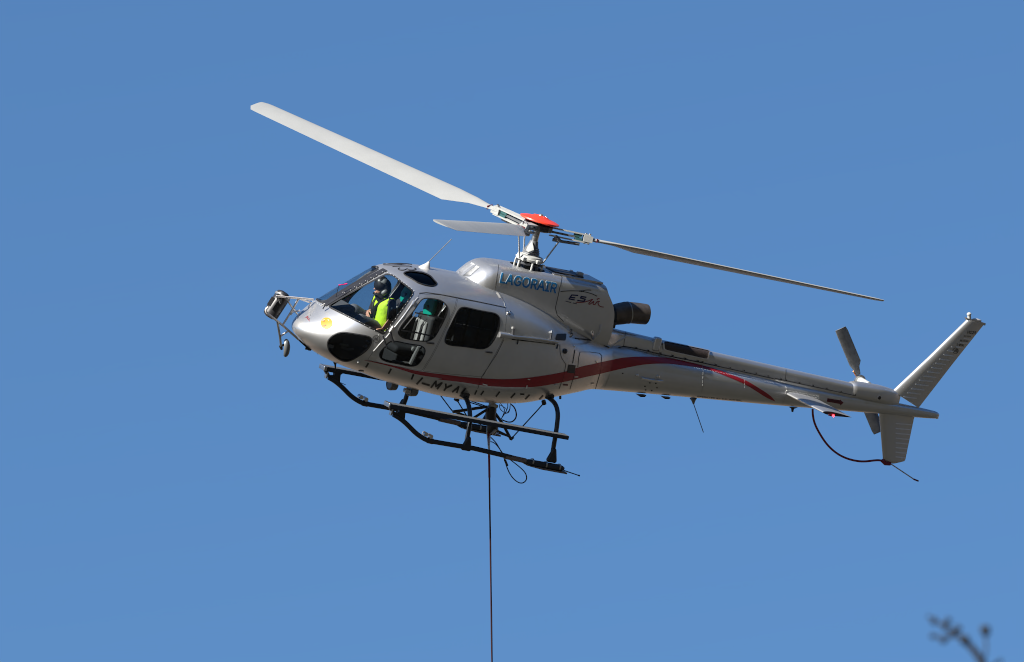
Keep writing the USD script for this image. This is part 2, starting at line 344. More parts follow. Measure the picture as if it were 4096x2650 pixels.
lw_poly = Polygon(sm(Z('C', [(100, 1130), (190, 1010), (280, 920), (340, 897), (480, 915), (700, 960), (880, 990), (950, 1040), (958, 1110), (910, 1220), (830, 1330), (730, 1370), (600, 1360), (420, 1320), (220, 1280), (110, 1210)])))
rw_poly = Polygon(sm(Z(2, [(555, 645), (610, 636), (700, 655), (850, 685), (945, 708), (980, 745), (985, 810), (960, 920), (910, 1010), (860, 1065), (790, 1088), (680, 1075), (540, 1058), (430, 1043), (392, 1015), (398, 960), (440, 850), (500, 725)])))
fd_poly = Polygon(rnd(np.vstack([Z(2, [(110, 483), (350, 497), (515, 532), (490, 652), (425, 780), (330, 985), (240, 1160), (130, 1335)]), Z(1, [(1600, 1420), (1320, 1360), (1400, 1245), (1660, 950), (1940, 590)])]), .13))
rd_poly = Polygon(rnd(Z(2, [(525, 535), (760, 578), (1052, 637), (1062, 750), (1050, 900), (1025, 985), (950, 1130), (800, 1400), (450, 1370), (140, 1337), (250, 1162), (340, 985), (435, 782), (500, 652)]), .1))
wins = {}
for nm, pl in dict(ws=ws_poly, chin=chin_poly, roof=roof_poly, fw=fw_poly, lw=lw_poly, rw=rw_poly).items():
    wins[nm] = half(beam(pl), y0=.03)
doors = {'fd': half(beam(fd_poly)), 'rd': half(beam(rd_poly))}
doors_in = {'fd': half(beam(fd_poly.buffer(-1.1))), 'rd': half(beam(rd_poly.buffer(-1.1)))}
allwin = union(list(wins.values())); allwin2 = allwin + mir(allwin); alldoor = doors['fd'] + doors['rd']; alldoor2 = alldoor + mir(alldoor)
shell = outer - inner
part('fuselage', shell - allwin2 - alldoor2, 'silver_paint', HELI, loft=BODY)
part('cabin_lining', lining0 - allwin2, 'lining', HELI)
glass_of = dict(ws='glass_clear', chin='glass_smoke', roof='glass_roof', fw='glass_clear', lw='glass_smoke', rw='glass_tint')
names = dict(ws='windscreen', chin='chin_window', roof='roof_window', fw='door_window', lw='lower_door_window', rw='cabin_window')
seal_w = dict(ws=5, chin=3.2, roof=3.4, fw=3.2, lw=3.2, rw=3.0)
polys = dict(ws=ws_poly, chin=chin_poly, roof=roof_poly, fw=fw_poly, lw=lw_poly, rw=rw_poly)
for side in (1, -1):
    fl = (lambda m: m) if side > 0 else mir
    dpar = {}
    if side > 0: dpar_near = dpar
    for d, dn, ws_ in (('fd', 'front_door', ('fw', 'lw')), ('rd', 'sliding_door', ('rw',))):
        dpar[d] = part(dn, fl(largest((shell ^ doors_in[d]) - allwin)), 'silver_paint', HELI, loft=BODY)
        for w in ws_: dpar[w] = dpar[d]
    for w in names:
        par = dpar.get(w, HELI)
        pp = part(names[w], fl(pane0 ^ wins[w]), glass_of[w] if side > 0 or w != 'rw' else 'glass_clear', par, loft=BODY)
        ring = half(beam(polys[w].buffer(seal_w[w]).difference(polys[w].buffer(-1.2))), y0=.03)
        part('window_seal', fl(seal0 ^ ring), 'black_rubber', par if par != HELI else pp, loft=BODY)
# centre post of the windscreen
POST_W = .075
post = half(half(BODY.solid(.012, a=3.35, b=2.2) - BODY.solid(-.035, a=3.4, b=2.15), 1, -POST_W), -1, -POST_W)
post = post.trim_by_plane((0, 0, 1), -1.70).trim_by_plane((.6, 0, -.8), 2.27 * .6 + 1.035 * .8)
part('windscreen_post', post, 'black_plastic', HELI)

def decal(name, poly, material, parent=HELI, lay=None, loft=BODY, **kw):
    return part(name, (lay if lay is not None else layer) ^ half(beam(poly)), material, parent, loft=loft, **kw)
def strokes(k, lines, w):
    return unary_union([LineString(Z(k, l)).buffer(w / 2, cap_style=2, join_style=1) for l in lines])
def words(text, k, p0, p1, ptop, bold=False):
    """lettering as a beam: baseline from p0 to p1, ptop above p0 gives the height and the slant"""
    t = meshkit.text_mesh(text, 1.0, 1.0, bold); a, b, c = Z(k, [p0, p1, ptop]); x0, x1 = t.bounds[0][0], t.bounds[1][0]
    v = np.array(t.vertices); px = a + np.outer((v[:, 0] - x0) / (x1 - x0), b - a) + np.outer(v[:, 1], c - a)
    d = rays(px); s = 1 + (5. - 8. * v[:, 2]) / D
    t.vertices = C_EYE + d * s[:, None]; t.merge_vertices(); 
    return union([man(np.array(g.vertices), np.array(g.faces)) for g in t.split(only_watertight=False)])
def lettering(name, text, k, p0, p1, ptop, material, lay, loft, bold=False, parent=HELI):
    return part(name, lay ^ half(words(text, k, p0, p1, ptop, bold)), material, parent, loft=loft)


# ---------------------------------------------------------------- tail boom, cowling, covers
BOOM = Loft([(-1.60, -1.437, -2.208, .372, -1.815, 2, 2), (-2.4, -1.475, -2.14, .324, -1.80, 2, 2), (-4.6, -1.545, -1.966, .207, -1.752, 2, 2), (-6.4, -1.585, -1.811, .109, -1.694, 2, 2), (-7.40, -1.612, -1.732, .056, -1.668, 2, 2), (-7.47, -1.622, -1.722, .046, -1.668, 2, 2), (-7.50, -1.64, -1.70, .025, -1.668, 2, 2)], nu=160, nv=72)
boom = BOOM.solid(0); boom_l = BOOM.solid(.0035) - BOOM.solid(-.006); boom_l2 = BOOM.solid(.0055) - BOOM.solid(-.006)
part('tail_boom', boom, 'silver_paint', HELI, loft=BOOM)
COWL = Loft([(1.10, -.93, -1.5, .24, -1.2, 2.6, 3), (1.04, -.89, -1.5, .34, -1.2, 2.8, 3), (.98, -.83, -1.5, .39, -1.2, 3, 3), (.90, -.745, -1.5, .42, -1.2, 3.2, 3), (.82, -.675, -1.5, .44, -1.18, 3.4, 3), (.72, -.625, -1.5, .45, -1.15, 3.8, 3), (.58, -.60, -1.5, .455, -1.12, 4.3, 3), (.3, -.592, -1.5, .455, -1.1, 5, 3),
    (-.6, -.588, -1.55, .45, -1.1, 6, 3), (-1.1, -.60, -1.6, .41, -1.1, 6, 3), (-1.3, -.615, -1.6, .38, -1.1, 6, 3), (-1.6, -.65, -1.6, .32, -1.1, 5, 3)], nu=160, nv=96)
rear = [(3, -.2), *at(6, sm([(330, -12), (328, 40), (345, 95), (378, 175), (394, 250), (396, 310), (388, 385), (384, 430)], False, 5), .33)[:, [0, 2]]]
rear = Polygon([(3, -.2), (rear[1][0], -.2)] + rear[1:] + [(-1.50, -1.9), (3, -1.9)]).buffer(0)
side_cut = xz(rear, 0, 2.0)
intake = half(beam(rnd(Z(2, [(566, 284), (690, 152), (774, 186), (660, 296)]), .2), 3., -.14), y0=.04)
hole = m3.Manifold.cylinder(.26, .27, .27, 40).translate((.0, 0, -.78))
keep_up = BODY.solid(-.012)
cowl_full = COWL.solid(0) ^ side_cut
cowl = cowl_full - intake - mir(intake) - hole - keep_up
part('engine_cowling', cowl, 'silver_paint', HELI, loft=COWL)
grey_back = half(beam(Polygon(rnd(Z(2, [(566, 284), (690, 152), (774, 186), (660, 296)]), .2)).buffer(1.0), .16, -.12), y0=.04) ^ COWL.solid(-.004)
part('intake_screen', grey_back, 'head_grey', HELI); part('intake_screen', mir(grey_back), 'head_grey', HELI)
part('mast_well', (m3.Manifold.cylinder(.18, .262, .262, 40) - m3.Manifold.cylinder(.25, .255, .255, 40).translate((0, 0, .012))).translate((0, 0, -.775)), 'head_dark', HELI)
cowl_l = (COWL.solid(.0035) - COWL.solid(-.006)) ^ side_cut; cowl_l2 = (COWL.solid(.006) - COWL.solid(-.004)) ^ side_cut
COVER = Loft([(-1.18, -1.12, -1.62, .30, -1.40, 3, 2), (-1.40, -1.185, -1.62, .285, -1.44, 3, 2), (-1.56, -1.235, -1.62, .225, -1.46, 3, 2), (-1.74, -1.268, -1.62, .160, -1.48, 3.2, 2), (-1.95, -1.278, -1.62, .138, -1.5, 3.5, 2), (-3.4, -1.338, -1.66, .132, -1.53, 3.5, 2), (-5.93, -1.42, -1.68, .118, -1.58, 3.2, 2)], nu=120, nv=64)
part('drive_shaft_cover', COVER.solid(0) - BOOM.solid(-.01), 'silver_paint', HELI, loft=COVER)
cover_l = COVER.solid(.0035) - COVER.solid(-.006); cover_l2 = COVER.solid(.012) - COVER.solid(-.006)

def seam(name, k, line, w=1.6, lay=layer, loft=BODY, material='dark_seam', **kw): return decal(name, strokes(k, [line], w), material, HELI, lay, loft, **kw)
# red side stripe
up4 = [(0, 265), (250, 295), (480, 315), (700, 325), (900, 318), (1100, 295), (1410, 240), (1520, 205), (1700, 160), (1810, 140)]
lo4 = [(0, 322), (250, 355), (480, 390), (700, 408), (900, 412), (1100, 405), (1360, 360), (1500, 330), (1700, 285), (1800, 265)]
up6 = [(200, 785), (380, 745), (500, 722), (640, 713), (760, 712), (900, 720), (1030, 737), (1280, 795), (1450, 840), (1600, 895), (1750, 955), (1880, 1030), (2000, 1110), (2052, 1166)]
lo6 = [(200, 905), (400, 855), (560, 820), (700, 795), (860, 783), (980, 785), (1070, 796), (1280, 825), (1430, 865), (1560, 915), (1700, 975), (1850, 1060), (1960, 1130), (2052, 1172)]
up = np.vstack([Z(3, [(640, 128), (850, 166), (1100, 220), (1340, 270), (1600, 305)]), Z(4, up4), Z(6, up6)]); lo = np.vstack([Z(3, [(640, 131), (850, 178), (1100, 248), (1340, 315), (1600, 357)]), Z(4, lo4), Z(6, lo6)])
stripe = Polygon(np.vstack([sm(up, False, 5), sm(lo, False, 5)[::-1]])).buffer(0)
decal('side_stripe', stripe, 'red_stripe', lay=layer)
decal('side_stripe', stripe, 'red_stripe', lay=boom_l.trim_by_plane((-1, 0, 0), 1.622), loft=BOOM)
# seams and small panels on the fuselage side
for l in ([(1650, 1040), (1652, 1120), (1668, 1190), (1716, 1262), (1690, 1400), (1640, 1535)], [(1820, 1330), (1800, 1400), (1760, 1535)], [(1848, 1290), (1858, 1180), (1872, 1124), (1980, 1124), (2085, 1138), (2112, 1165), (2096, 1345), (2040, 1535)], [(1032, 990), (960, 1140), (790, 1400), (745, 1530)], [(1785, 968), (1900, 978), (1990, 990), (2060, 1005), (2190, 1072)]):
    seam('panel_seam', 2, l, 1.6)
seam('panel_seam', 2, [(100, 478), (180, 470), (330, 490), (700, 560), (1050, 634)], 3.0)
seam('panel_seam', 2, [(975, 160), (967, 235), (955, 300), (945, 380), (942, 440)], 1.8, cowl_l, COWL)
seam('panel_seam', 2, [(1655, 275), (1672, 300), (1640, 460), (1600, 640), (1620, 720), (1690, 790)], 2.2, cowl_l, COWL)
seam('panel_seam', 2, [(950, 440), (1000, 500), (1040, 580), (1054, 640)], 1.6, material='silver_bare')
seam('vent_slot', 2, [(1815, 1100), (1790, 1250)], 3.0)
decal('fuel_vent', Polygon(Z(2, [(1745, 1262), (1824, 1272), (1808, 1360), (1728, 1352)])), 'black_trim', lay=layer2)
decal('warning_label', Polygon(Z(2, [(1685, 1478), (1738, 1482), (1738, 1496), (1685, 1494)])), 'deep_red', lay=layer2)
decal('reflector', Polygon(Z(2, [(945, 470), (968, 470), (1003, 528), (982, 530)])), 'sticker_white')
for p in ([(1612, 925), (1722, 920), (1712, 1000), (1600, 992)],): decal('air_vent', Polygon(rnd(Z(2, p), .15)), 'black_trim', lay=layer2)
for a, b in (((800, 1478), (852, 1492)), ((1295, 1425), (1322, 1430)), ((1290, 1490), (1278, 1530)), ((1592, 1490), (1625, 1492)), ((1810, 1400), (1850, 1398)), ((1996, 1480), (2030, 1478)), ((2050, 1222), (2066, 1240)), ((1074, 692), (1106, 692))):
    decal('latch', strokes(2, [[a, b]], 4.2), 'bright_metal', lay=BODY.solid(.012) - BODY.solid(-.004))
for c in ((1078, 678), (1102, 678), (1078, 708), (1102, 708)): decal('latch_pin', strokes(2, [[(c[0] - 5, c[1]), (c[0] + 5, c[1])]], 3.6), 'black_trim', lay=BODY.solid(.014) - BODY.solid(-.004))
def surf(k, p, loft=BODY, lift=0.):
    """the spot of a skin that is seen at p, and the skin's normal there"""
    d = rays(Z(k, [p]))[0]; t = np.linspace(1 - 2.5 / D, 1 + 1.5 / D, 3000); q = C_EYE + t[:, None] * d; F = loft.F(q); F[(q[:, 0] > loft.x0) | (q[:, 0] < loft.x1)] = 1
    i = int(np.argmax(F < 0)); g = loft.grad(q[i:i + 1])[0]; return q[i] + g * lift, g
def on(k, pts, loft=BODY, lift=0.): return np.array([surf(k, p, loft, lift)[0] for p in pts])
p, g = surf(2, (1702, 1115)); part('fuel_cap', lathe([(-.01, .038), (.012, .040), (.028, .032), (.036, .018), (.038, .001)], p, p + g), 'black_plastic', HELI)
p, g = surf(2, (1806, 1062)); part('side_lamp', lathe([(-.01, .016), (.01, .016), (.018, .008), (.02, .001)], p, p + g), 'bright_metal', HELI)
# sliding door rail
r0 = on(2, [(1015, 944), (1110, 953), (1250, 968), (1400, 985), (1545, 1008), (1612, 1022)], lift=.03)
part('door_rail', tube(r0, .020, 12), 'silver_bare', HELI)
cap = on(2, [(972, 932), (1030, 940), (1100, 951), (1125, 955)], lift=.03); part('rail_end_cap', tube(cap, [.042, .042, .036, .024], 14), 'silver_paint', HELI)
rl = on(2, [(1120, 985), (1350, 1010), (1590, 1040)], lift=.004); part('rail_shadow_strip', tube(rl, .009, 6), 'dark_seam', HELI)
for a, b in (((1135, 848), (1128, 938)), ((1550, 900), (1538, 990)), ((1770, 885), (1748, 915)), ((1782, 925), (1764, 958)), ((2000, 905), (2012, 985))):
    q = on(2, [a, b], lift=.012); part('cowl_latch', tube(q, .017, 8), 'black_plastic', HELI); part('latch_fitting', tube([q[0], q[0] * .75 + q[1] * .25], .022, 8), 'steel', HELI)
for a, b in (((1190, 985), (1178, 1040)), ((1625, 1040), (1612, 1090))): part('hinge_bracket', tube(on(2, [a, b], lift=.01), .008, 6), 'black_plastic', HELI)
q = on(2, [(2095, 820), (2075, 910), (2030, 960)], COWL, .02); part('bonding_wire', tube(sm(q, False), .006, 6), 'sticker_white', HELI)
q = at(6, [(330, 635), (440, 560), (522, 508)], .28); part('drain_pipe', tube(q[:2], .007, 6), 'steel', HELI); part('drain_pipe', tube(q[1:], .016, 8), 'sticker_white', HELI)
# cowling gasket along its lower rear edge
q = np.vstack([on(6, [(0, 525), (100, 538), (165, 545)], lift=.004), on(6, [(200, 545), (280, 590), (345, 618)], lift=.004)]); part('cowling_gasket', tube(q, .010, 6), 'black_rubber', HELI)
q = at(6, [(362, 626), (430, 622), (500, 607)], .19); part('cowling_gasket', tube(q, .008, 6), 'black_rubber', HELI)
q = at(6, [(505, 607), (640, 632), (880, 690), (1300, 775), (1700, 862), (2050, 942)], .155); part('cover_edge_seal', tube(q, .007, 6), 'black_rubber', HELI)
q = at(7, [(0, 622), (320, 690), (680, 768)], .137); part('cover_edge_seal', tube(q, .006, 6), 'black_rubber', HELI)
# cowling top: hatch, vents
part('top_hatch', hullpts([(x, y, z + (x < -1) * .0) for x in (-.32, -1.16) for y in (-.27, .27) for z in (-.60, -.574)]), 'silver_bare', HELI, smooth=False)
part('top_grille', rbox((.5, .36, .02), (-.62, 0, -.566), .006, 8), 'black_plastic', HELI)
for x in (-.30, -.42, -.9, -1.05): part('hatch_hinge', rbox((.05, .03, .03), (x, -.30, -.575), .008, 8), 'bright_metal', HELI)
part('vent_box', rbox((.10, .07, .06), (-.86, .05, -.545), .012, 8), 'head_white', HELI)
# exhaust
ex = sm([(-1.25, 0, -1.07), (-1.50, 0, -1.08), (-1.68, 0, -1.04), (-1.80, 0, -1.0), (-2.20, 0, -.975)], False, 6)
part('exhaust_lagging', tube(np.vstack([ex[:10]]), .152, 28), 'exhaust_dark', HELI)
barrel = np.array([(-1.60, 0, -1.07), (-1.70, 0, -1.035), (-1.80, 0, -1.0), (-1.90, 0, -.982), (-2.06, 0, -.97), (-2.15, 0, -.965)])
part('exhaust_pipe', tube(barrel, [.150, .162, .166, .160, .157, .153], 32) - tube(barrel[2:] + [[0, 0, 0], [0, 0, 0], [0, 0, 0], [-.03, 0, 0]], .143, 32), 'exhaust', HELI)
part('exhaust_clamp', tube([(-1.835, 0, -.993), (-1.852, 0, -.989)], .168, 32), 'steel', HELI)
part('exhaust_bracket', rbox((.05, .08, .10), (-1.60, .10, -1.19), .01, 8), 'black_plastic', HELI)
# shaft cover details
p = at(6, [(842, 585)], .135)[0]; part('cover_bump', rbox((.125, .10, .21), p + [0, -.02, 0], .03, 10), 'silver_paint', HELI)
decal('cooler_grille', Polygon(rnd(Z(6, [(915, 552), (1382, 648), (1364, 738), (925, 640)]), .12)), 'grille', lay=cover_l2, loft=COVER)
decal('grille_frame', Polygon(rnd(Z(6, [(893, 540), (1392, 642), (1368, 748), (912, 648)]), .1)).difference(Polygon(rnd(Z(6, [(915, 552), (1382, 648), (1364, 738), (925, 640)]), .12))), 'silver_paint', lay=COVER.solid(.022) - COVER.solid(-.006), loft=COVER)
for l, k in (([(520, 455), (500, 608)], 6), ([(93, 545), (90, 640)], 7)): seam('cover_seam', k, l, 1.6, cover_l, COVER)
sc = [at(6, [p_], .15)[0] for p_ in ((630, 622), (755, 648), (880, 676), (1005, 702), (1135, 730), (1265, 757), (1312, 767), (1450, 795), (1593, 825), (1735, 855), (1860, 882), (1985, 910))] + [at(7, [p_], .132)[0] for p_ in ((50, 626), (95, 636), (205, 658), (320, 682), (435, 706), (555, 733), (675, 760))]
for p in sc: part('cover_screw', bolt(p, (0, 1, .2), .009, .03), 'black_trim', HELI, smooth=False)
# boom details
for a, b, lt, r in (((672, 925), (895, 958), .03, .013),): q = on(6, [a, (780, 945), b], BOOM, lt); part('grab_handle', tube(sm(q, False), r, 10), 'bright_metal', HELI)
for c, r in (((850, 918), .03), ((632, 902), .024)): p, g = surf(6, c, BOOM); part('handle_mount', lathe([(-.01, r), (.02, r * .9), (.03, r * .4), (.031, .001)], p, p + g, 16), 'silver_bare', HELI)
for l in ([(372, 640), (376, 760), (350, 920), (300, 1045)], [(1305, 770), (1318, 880), (1318, 1000), (1300, 1080)]): seam('boom_seam', 6, l, 1.4, boom_l, BOOM, 'steel')
for l in ([(90, 645), (98, 720), (80, 800), (60, 850)], [(1002, 850), (1000, 930)], [(360, 715), (372, 780)], [(782, 790), (780, 850)]): seam('boom_seam', 7, l, 1.6, boom_l, BOOM, 'silver_bare')
rv = []
for k, a, b, n in ((6, (385, 590), (1040, 760), 28), (6, (1085, 795), (2040, 985), 60), (6, (897, 845), (893, 905), 5), (6, (1738, 930), (1738, 1030), 8), (7, (10, 640), (85, 655), 8), (7, (110, 722), (360, 772), 22), (7, (120, 738), (365, 788), 22), (6, (1315, 860), (1312, 1010), 12)):
    for t in np.linspace(0, 1, n):
        try: p, g = surf(k, np.array(a) * (1 - t) + np.array(b) * t, BOOM); rv.append(m3.Manifold.sphere(.0038, 6).translate(tuple(p)))
        except Exception: pass
part('boom_rivets', m3.Manifold.compose(rv), 'rivet', HELI, kind='stuff')
for c in ((768, 982), (830, 988), (718, 1018), (842, 1032), (725, 1056), (788, 1062), (490, 884)): decal('drain_hole', LineString(Z(6, [(c[0] - 3, c[1]), (c[0] + 3, c[1])])).buffer(2.2), 'dark_seam', lay=boom_l, loft=BOOM)
part('boom_plate', plate(6, [(632, 1098), (722, 1104), (705, 1120), (660, 1120)], 0.05, .08), 'black_plastic', HELI); part('boom_plate', plate(6, [(888, 1120), (972, 1128), (955, 1142), (910, 1140)], .05, .08), 'black_plastic', HELI)
q = at(6, [(1215, 1140), (1216, 1165), (1217, 1198)], .0); part('antenna_base', tube(q, [.055, .03, .012], 14), 'head_grey', HELI)
q = at(6, [(1217, 1195), (1318, 1490)], 0.); part('whip_antenna', tube(q, .006, 6), 'black_plastic', HELI)
part('blade_antenna', plate(7, [(115, 862), (190, 866), (158, 878), (152, 905), (140, 903), (138, 876)], .03, .02), 'black_plastic', HELI)
arrow = Polygon(Z(7, [(443, 788), (548, 806), (548, 798), (579, 826), (552, 850), (550, 838), (438, 818)])); decal('rotor_warning_arrow', arrow, 'deep_red', lay=boom_l, loft=BOOM)
lettering('warning_text', 'DANGER', 7, (450, 812), (545, 828), (452, 796), 'letter_black', boom_l2, BOOM)
lettering('boom_text', 'OPERATED BY E.S. AIR SRL', 6, (1252, 1128), (1715, 1172), (1254, 1116), 'letter_black', boom_l, BOOM)

# ---------------------------------------------------------------- fins, stabiliser, tail rotor
def foil(n=22, t=.12):
    x = .5 * (1 - np.cos(np.linspace(0, np.pi, n))); y = 5 * t * (.2969 * np.sqrt(x) - .126 * x - .3516 * x ** 2 + .2843 * x ** 3 - .1015 * x ** 4)
    y = np.maximum(y, .0035); return np.vstack([np.stack([x, y], 1), np.stack([x, -y], 1)[::-1][1:-1]])
def skin(sections):
    """sections: rings of points, all alike in number"""
    S = np.array(sections); k, n = S.shape[:2]; v = S.reshape(-1, 3); f = []
    i, j = np.meshgrid(np.arange(k - 1), np.arange(n), indexing='ij'); jj = (j + 1) % n; a, b, c, d = i * n + j, i * n + jj, (i + 1) * n + jj, (i + 1) * n + j
    f = np.vstack([np.stack([a, b, c], -1).reshape(-1, 3), np.stack([a, c, d], -1).reshape(-1, 3)]); v = np.vstack([v, S[0].mean(0), S[-1].mean(0)]); m = len(v); q = np.arange(n); qq = (q + 1) % n
    f = np.vstack([f, np.stack([np.full(n, m - 2), qq, q], 1), np.stack([np.full(n, m - 1), (k - 1) * n + q, (k - 1) * n + qq], 1)])
    o = man(v, f); return o if o.volume() > 0 else man(v, f[:, ::-1])
def fin_sec(le, te, t):
    le, te = np.array([le[0], 0, le[1]]), np.array([te[0], 0, te[1]]); c = np.linalg.norm(te - le); f = foil(22, t / c); return le + f[:, :1] * (te - le) + np.array([0, 1., 0]) * f[:, 1:] * c
fin = skin([fin_sec((-6.61, -1.43), (-7.13, -1.61), .135), fin_sec((-7.09, -.785), (-7.50, -.87), .12), fin_sec((-7.55, -.145), (-7.862, -.172), .10)])
FINP = part('upper_fin', fin, 'silver_paint', HELI, smooth=40)
lfin = skin([fin_sec((-6.475, -1.70), (-7.10, -1.70), .11), fin_sec((-6.50, -1.84), (-7.10, -1.795), .11), fin_sec((-6.755, -2.47), (-7.14, -2.43), .08), fin_sec((-6.93, -2.52), (-7.13, -2.45), .04)])
LFIN = part('lower_fin', lfin, 'silver_paint', HELI, smooth=40)
RIBS = []
ribs = [((1592, 282), (1655, 297)), ((1560, 318), (1630, 331)), ((1525, 354), (1590, 367)), ((1490, 356), (1500, 360)), ((1460, 388), (1505, 396)), ((1425, 424), (1512, 433)), ((1392, 460), (1478, 469)), ((1358, 496), (1444, 505)), ((1326, 532), (1412, 541)), ((1292, 567), (1392, 578)), ((1258, 603), (1362, 613)), ((1222, 638), (1330, 648)), ((1188, 673), (1296, 684)), ((1154, 709), (1262, 720)), ((1120, 743), (1228, 754)), ((1088, 778), (1196, 790)), ((1058, 818), (1165, 828))]
for a, b in ribs: RIBS.append((a, b, FINP))
for y in (1005, 1047, 1088, 1129, 1168, 1208, 1247, 1286): RIBS.append(((1018, y - 3), (1150 - (y - 1005) * .15, y + 8), LFIN))
def grown(secs, w): return skin([fin_sec((l[0] + w, l[1]), (t[0] - w, t[1]), th + 2 * w) for l, t, th in secs])
FS = [((-6.61, -1.43), (-7.13, -1.61), .135), ((-7.09, -.785), (-7.50, -.87), .12), ((-7.55, -.145), (-7.862, -.172), .10)]
LS = [((-6.50, -1.84), (-7.10, -1.795), .11), ((-6.755, -2.47), (-7.14, -2.43), .08), ((-6.93, -2.52), (-7.13, -2.45), .04)]
rib_skin = {FINP: half(grown(FS, .0045) - grown(FS, -.004), 1, .001), LFIN: half(grown(LS, .0045) - grown(LS, -.004), 1, .001)}
for a, b, pr in RIBS:
    g = beam(strokes(7, [[a, b]], 4.8)) ^ rib_skin[pr]
    if g.volume() > 0: part('stiffener', largest(g), 'rib_paint', pr, smooth=False)
q = at(7, [(1640, 120), (1638, 76)], 0.); part('fin_light', lathe([(0, .030), (.06, .026), (.065, .034), (.085, .034), (.10, .02), (.102, .001)], q[0], q[1], 16), 'head_white', HELI)
p = at(7, [(1703, 130)], 0.)[0]; part('fin_antenna', of_trimesh(trimesh.creation.icosphere(2, 1.0).apply_scale([.085, .03, .025])).rotate((0, 0, 0)).translate(tuple(p)), 'sticker_white', HELI)
part('fin_tip_cap', hullpts([(x, y, z) for x, z in ((-7.51, -.12), (-7.875, -.150), (-7.87, -.185), (-7.55, -.16)) for y in (-.028, .028)]), 'silver_bare', HELI, smooth=False)
def flat_text(name, text, k, p0, p1, ptop, y, material, parent, bold=False):
    m = words(text, k, p0, p1, ptop, bold); slab = fin_skin if name.startswith('fin') else None
    return part(name, m ^ slab, material, parent)
fin_big = skin([fin_sec((-6.605, -1.43), (-7.135, -1.61), .142), fin_sec((-7.085, -.785), (-7.505, -.87), .127), fin_sec((-7.545, -.145), (-7.867, -.172), .107)])
fin_skin = half(fin_big - fin, 1, .001)
flat_text('fin_text', 'H125', 'G', (1215, 612), (1440, 632), (1228, 535), 0, 'letter_black', FINP, True)
flat_text('fin_text', 'AS 350', 'G', (1125, 690), (1305, 708), (1132, 655), 0, 'letter_black', FINP)
flat_text('fin_text', 'No 8468', 'G', (1030, 812), (1238, 832), (1038, 765), 0, 'letter_black', FINP)
flat_text('fin_text', 'I-MYAL', 'G', (945, 920), (1130, 940), (952, 870), 0, 'letter_black', FINP, True)
ring = lambda k, c, r, w, sx=1.0: Polygon([(c[0] + (r + w) * sx * math.cos(a), c[1] + (r + w) * math.sin(a)) for a in np.linspace(0, 6.28, 40)[:-1]]).difference(Polygon([(c[0] + r * sx * math.cos(a), c[1] + r * math.sin(a)) for a in np.linspace(0, 6.28, 40)[:-1]]))
def ringpx(k, c, r, w): o = ZO[k]; return ring(k, Z(k, [c])[0], r * o[2], w * o[2])
part('fin_badge', beam(unary_union([ringpx('G', (915, 1055), 64, 10), strokes('G', [[(880, 1090), (905, 1020), (925, 1090)], [(935, 1010), (940, 1095)], [(955, 1010), (960, 1090)]], 1.6)])) ^ fin_skin, 'letter_black', FINP)
# gearbox fairing
GF = Loft([(-5.845, -1.45, -1.6, .05, -1.53, 2.5, 2.5), (-5.87, -1.41, -1.64, .11, -1.53, 2.5, 2.5), (-5.95, -1.385, -1.64, .135, -1.53, 2.6, 2.5), (-6.3, -1.375, -1.64, .14, -1.53, 2.6, 2.5), (-6.6, -1.40, -1.66, .10, -1.54, 2.5, 2.5), (-6.74, -1.44, -1.66, .06, -1.55, 2.4, 2.4)], nu=70, nv=48)
part('gearbox_fairing', GF.solid(0), 'silver_paint', HELI, loft=GF)
p, g = surf(7, (880, 785), GF); part('fairing_plug', lathe([(-.01, .028), (.006, .028), (.010, .02), (.011, .001)], p, p + g, 16), 'black_trim', HELI)
# stabiliser
def stab_sec(y, xl, xt, t): f = foil(22, t / (xl - xt)); c = xl - xt; return np.stack([xl - f[:, 0] * c, np.full(len(f), y), -1.722 - f[:, 1] * c * 1.15 - .01], 1)
part('stabiliser', skin([stab_sec(-1.27, -4.79, -5.29, .05), stab_sec(-.1, -4.72, -5.29, .075), stab_sec(.1, -4.72, -5.29, .075), stab_sec(1.27, -4.79, -5.29, .05)]), 'silver_paint', HELI, smooth=40)
part('stabiliser_tip', skin([stab_sec(1.271, -4.79, -5.285, .048), stab_sec(1.275, -4.80, -5.28, .042)]), 'black_plastic', HELI, smooth=False)
p = at(7, [(492, 937)], 1.29)[0]; part('position_light', m3.Manifold.sphere(.020, 16).translate(tuple(p)), 'red_lamp', HELI); part('position_light_base', rbox((.10, .02, .028), p + [.03, -.014, 0], .008, 8), 'deep_red', HELI)
part('tail_end_lamp', lathe([(0, .03), (.04, .028), (.06, .018), (.065, .001)], at(7, [(1350, 942)], .02)[0], at(7, [(1380, 955)], .02)[0], 14), 'bright_metal', HELI)
q = at(7, sm([(318, 880), (320, 930), (335, 1000), (382, 1095), (450, 1190), (545, 1268), (650, 1310), (760, 1322), (860, 1312), (905, 1318), (935, 1335)], False, 5), 0.); part('tail_guard_tube', tube(q, .016, 10), 'hose_red', HELI)
part('guard_clamp', tube(at(7, [(905, 1312), (930, 1338), (972, 1340)], 0.), .032, 10), 'hose_red', HELI); q = at(7, [(912, 1300), (985, 1348), (1180, 1478)], 0.); part('guard_rod', tube(q, .009, 8), 'steel', HELI); part('guard_rod_tip', tube(at(7, [(1170, 1472), (1210, 1488)], 0.), .012, 8), 'deep_red', HELI)
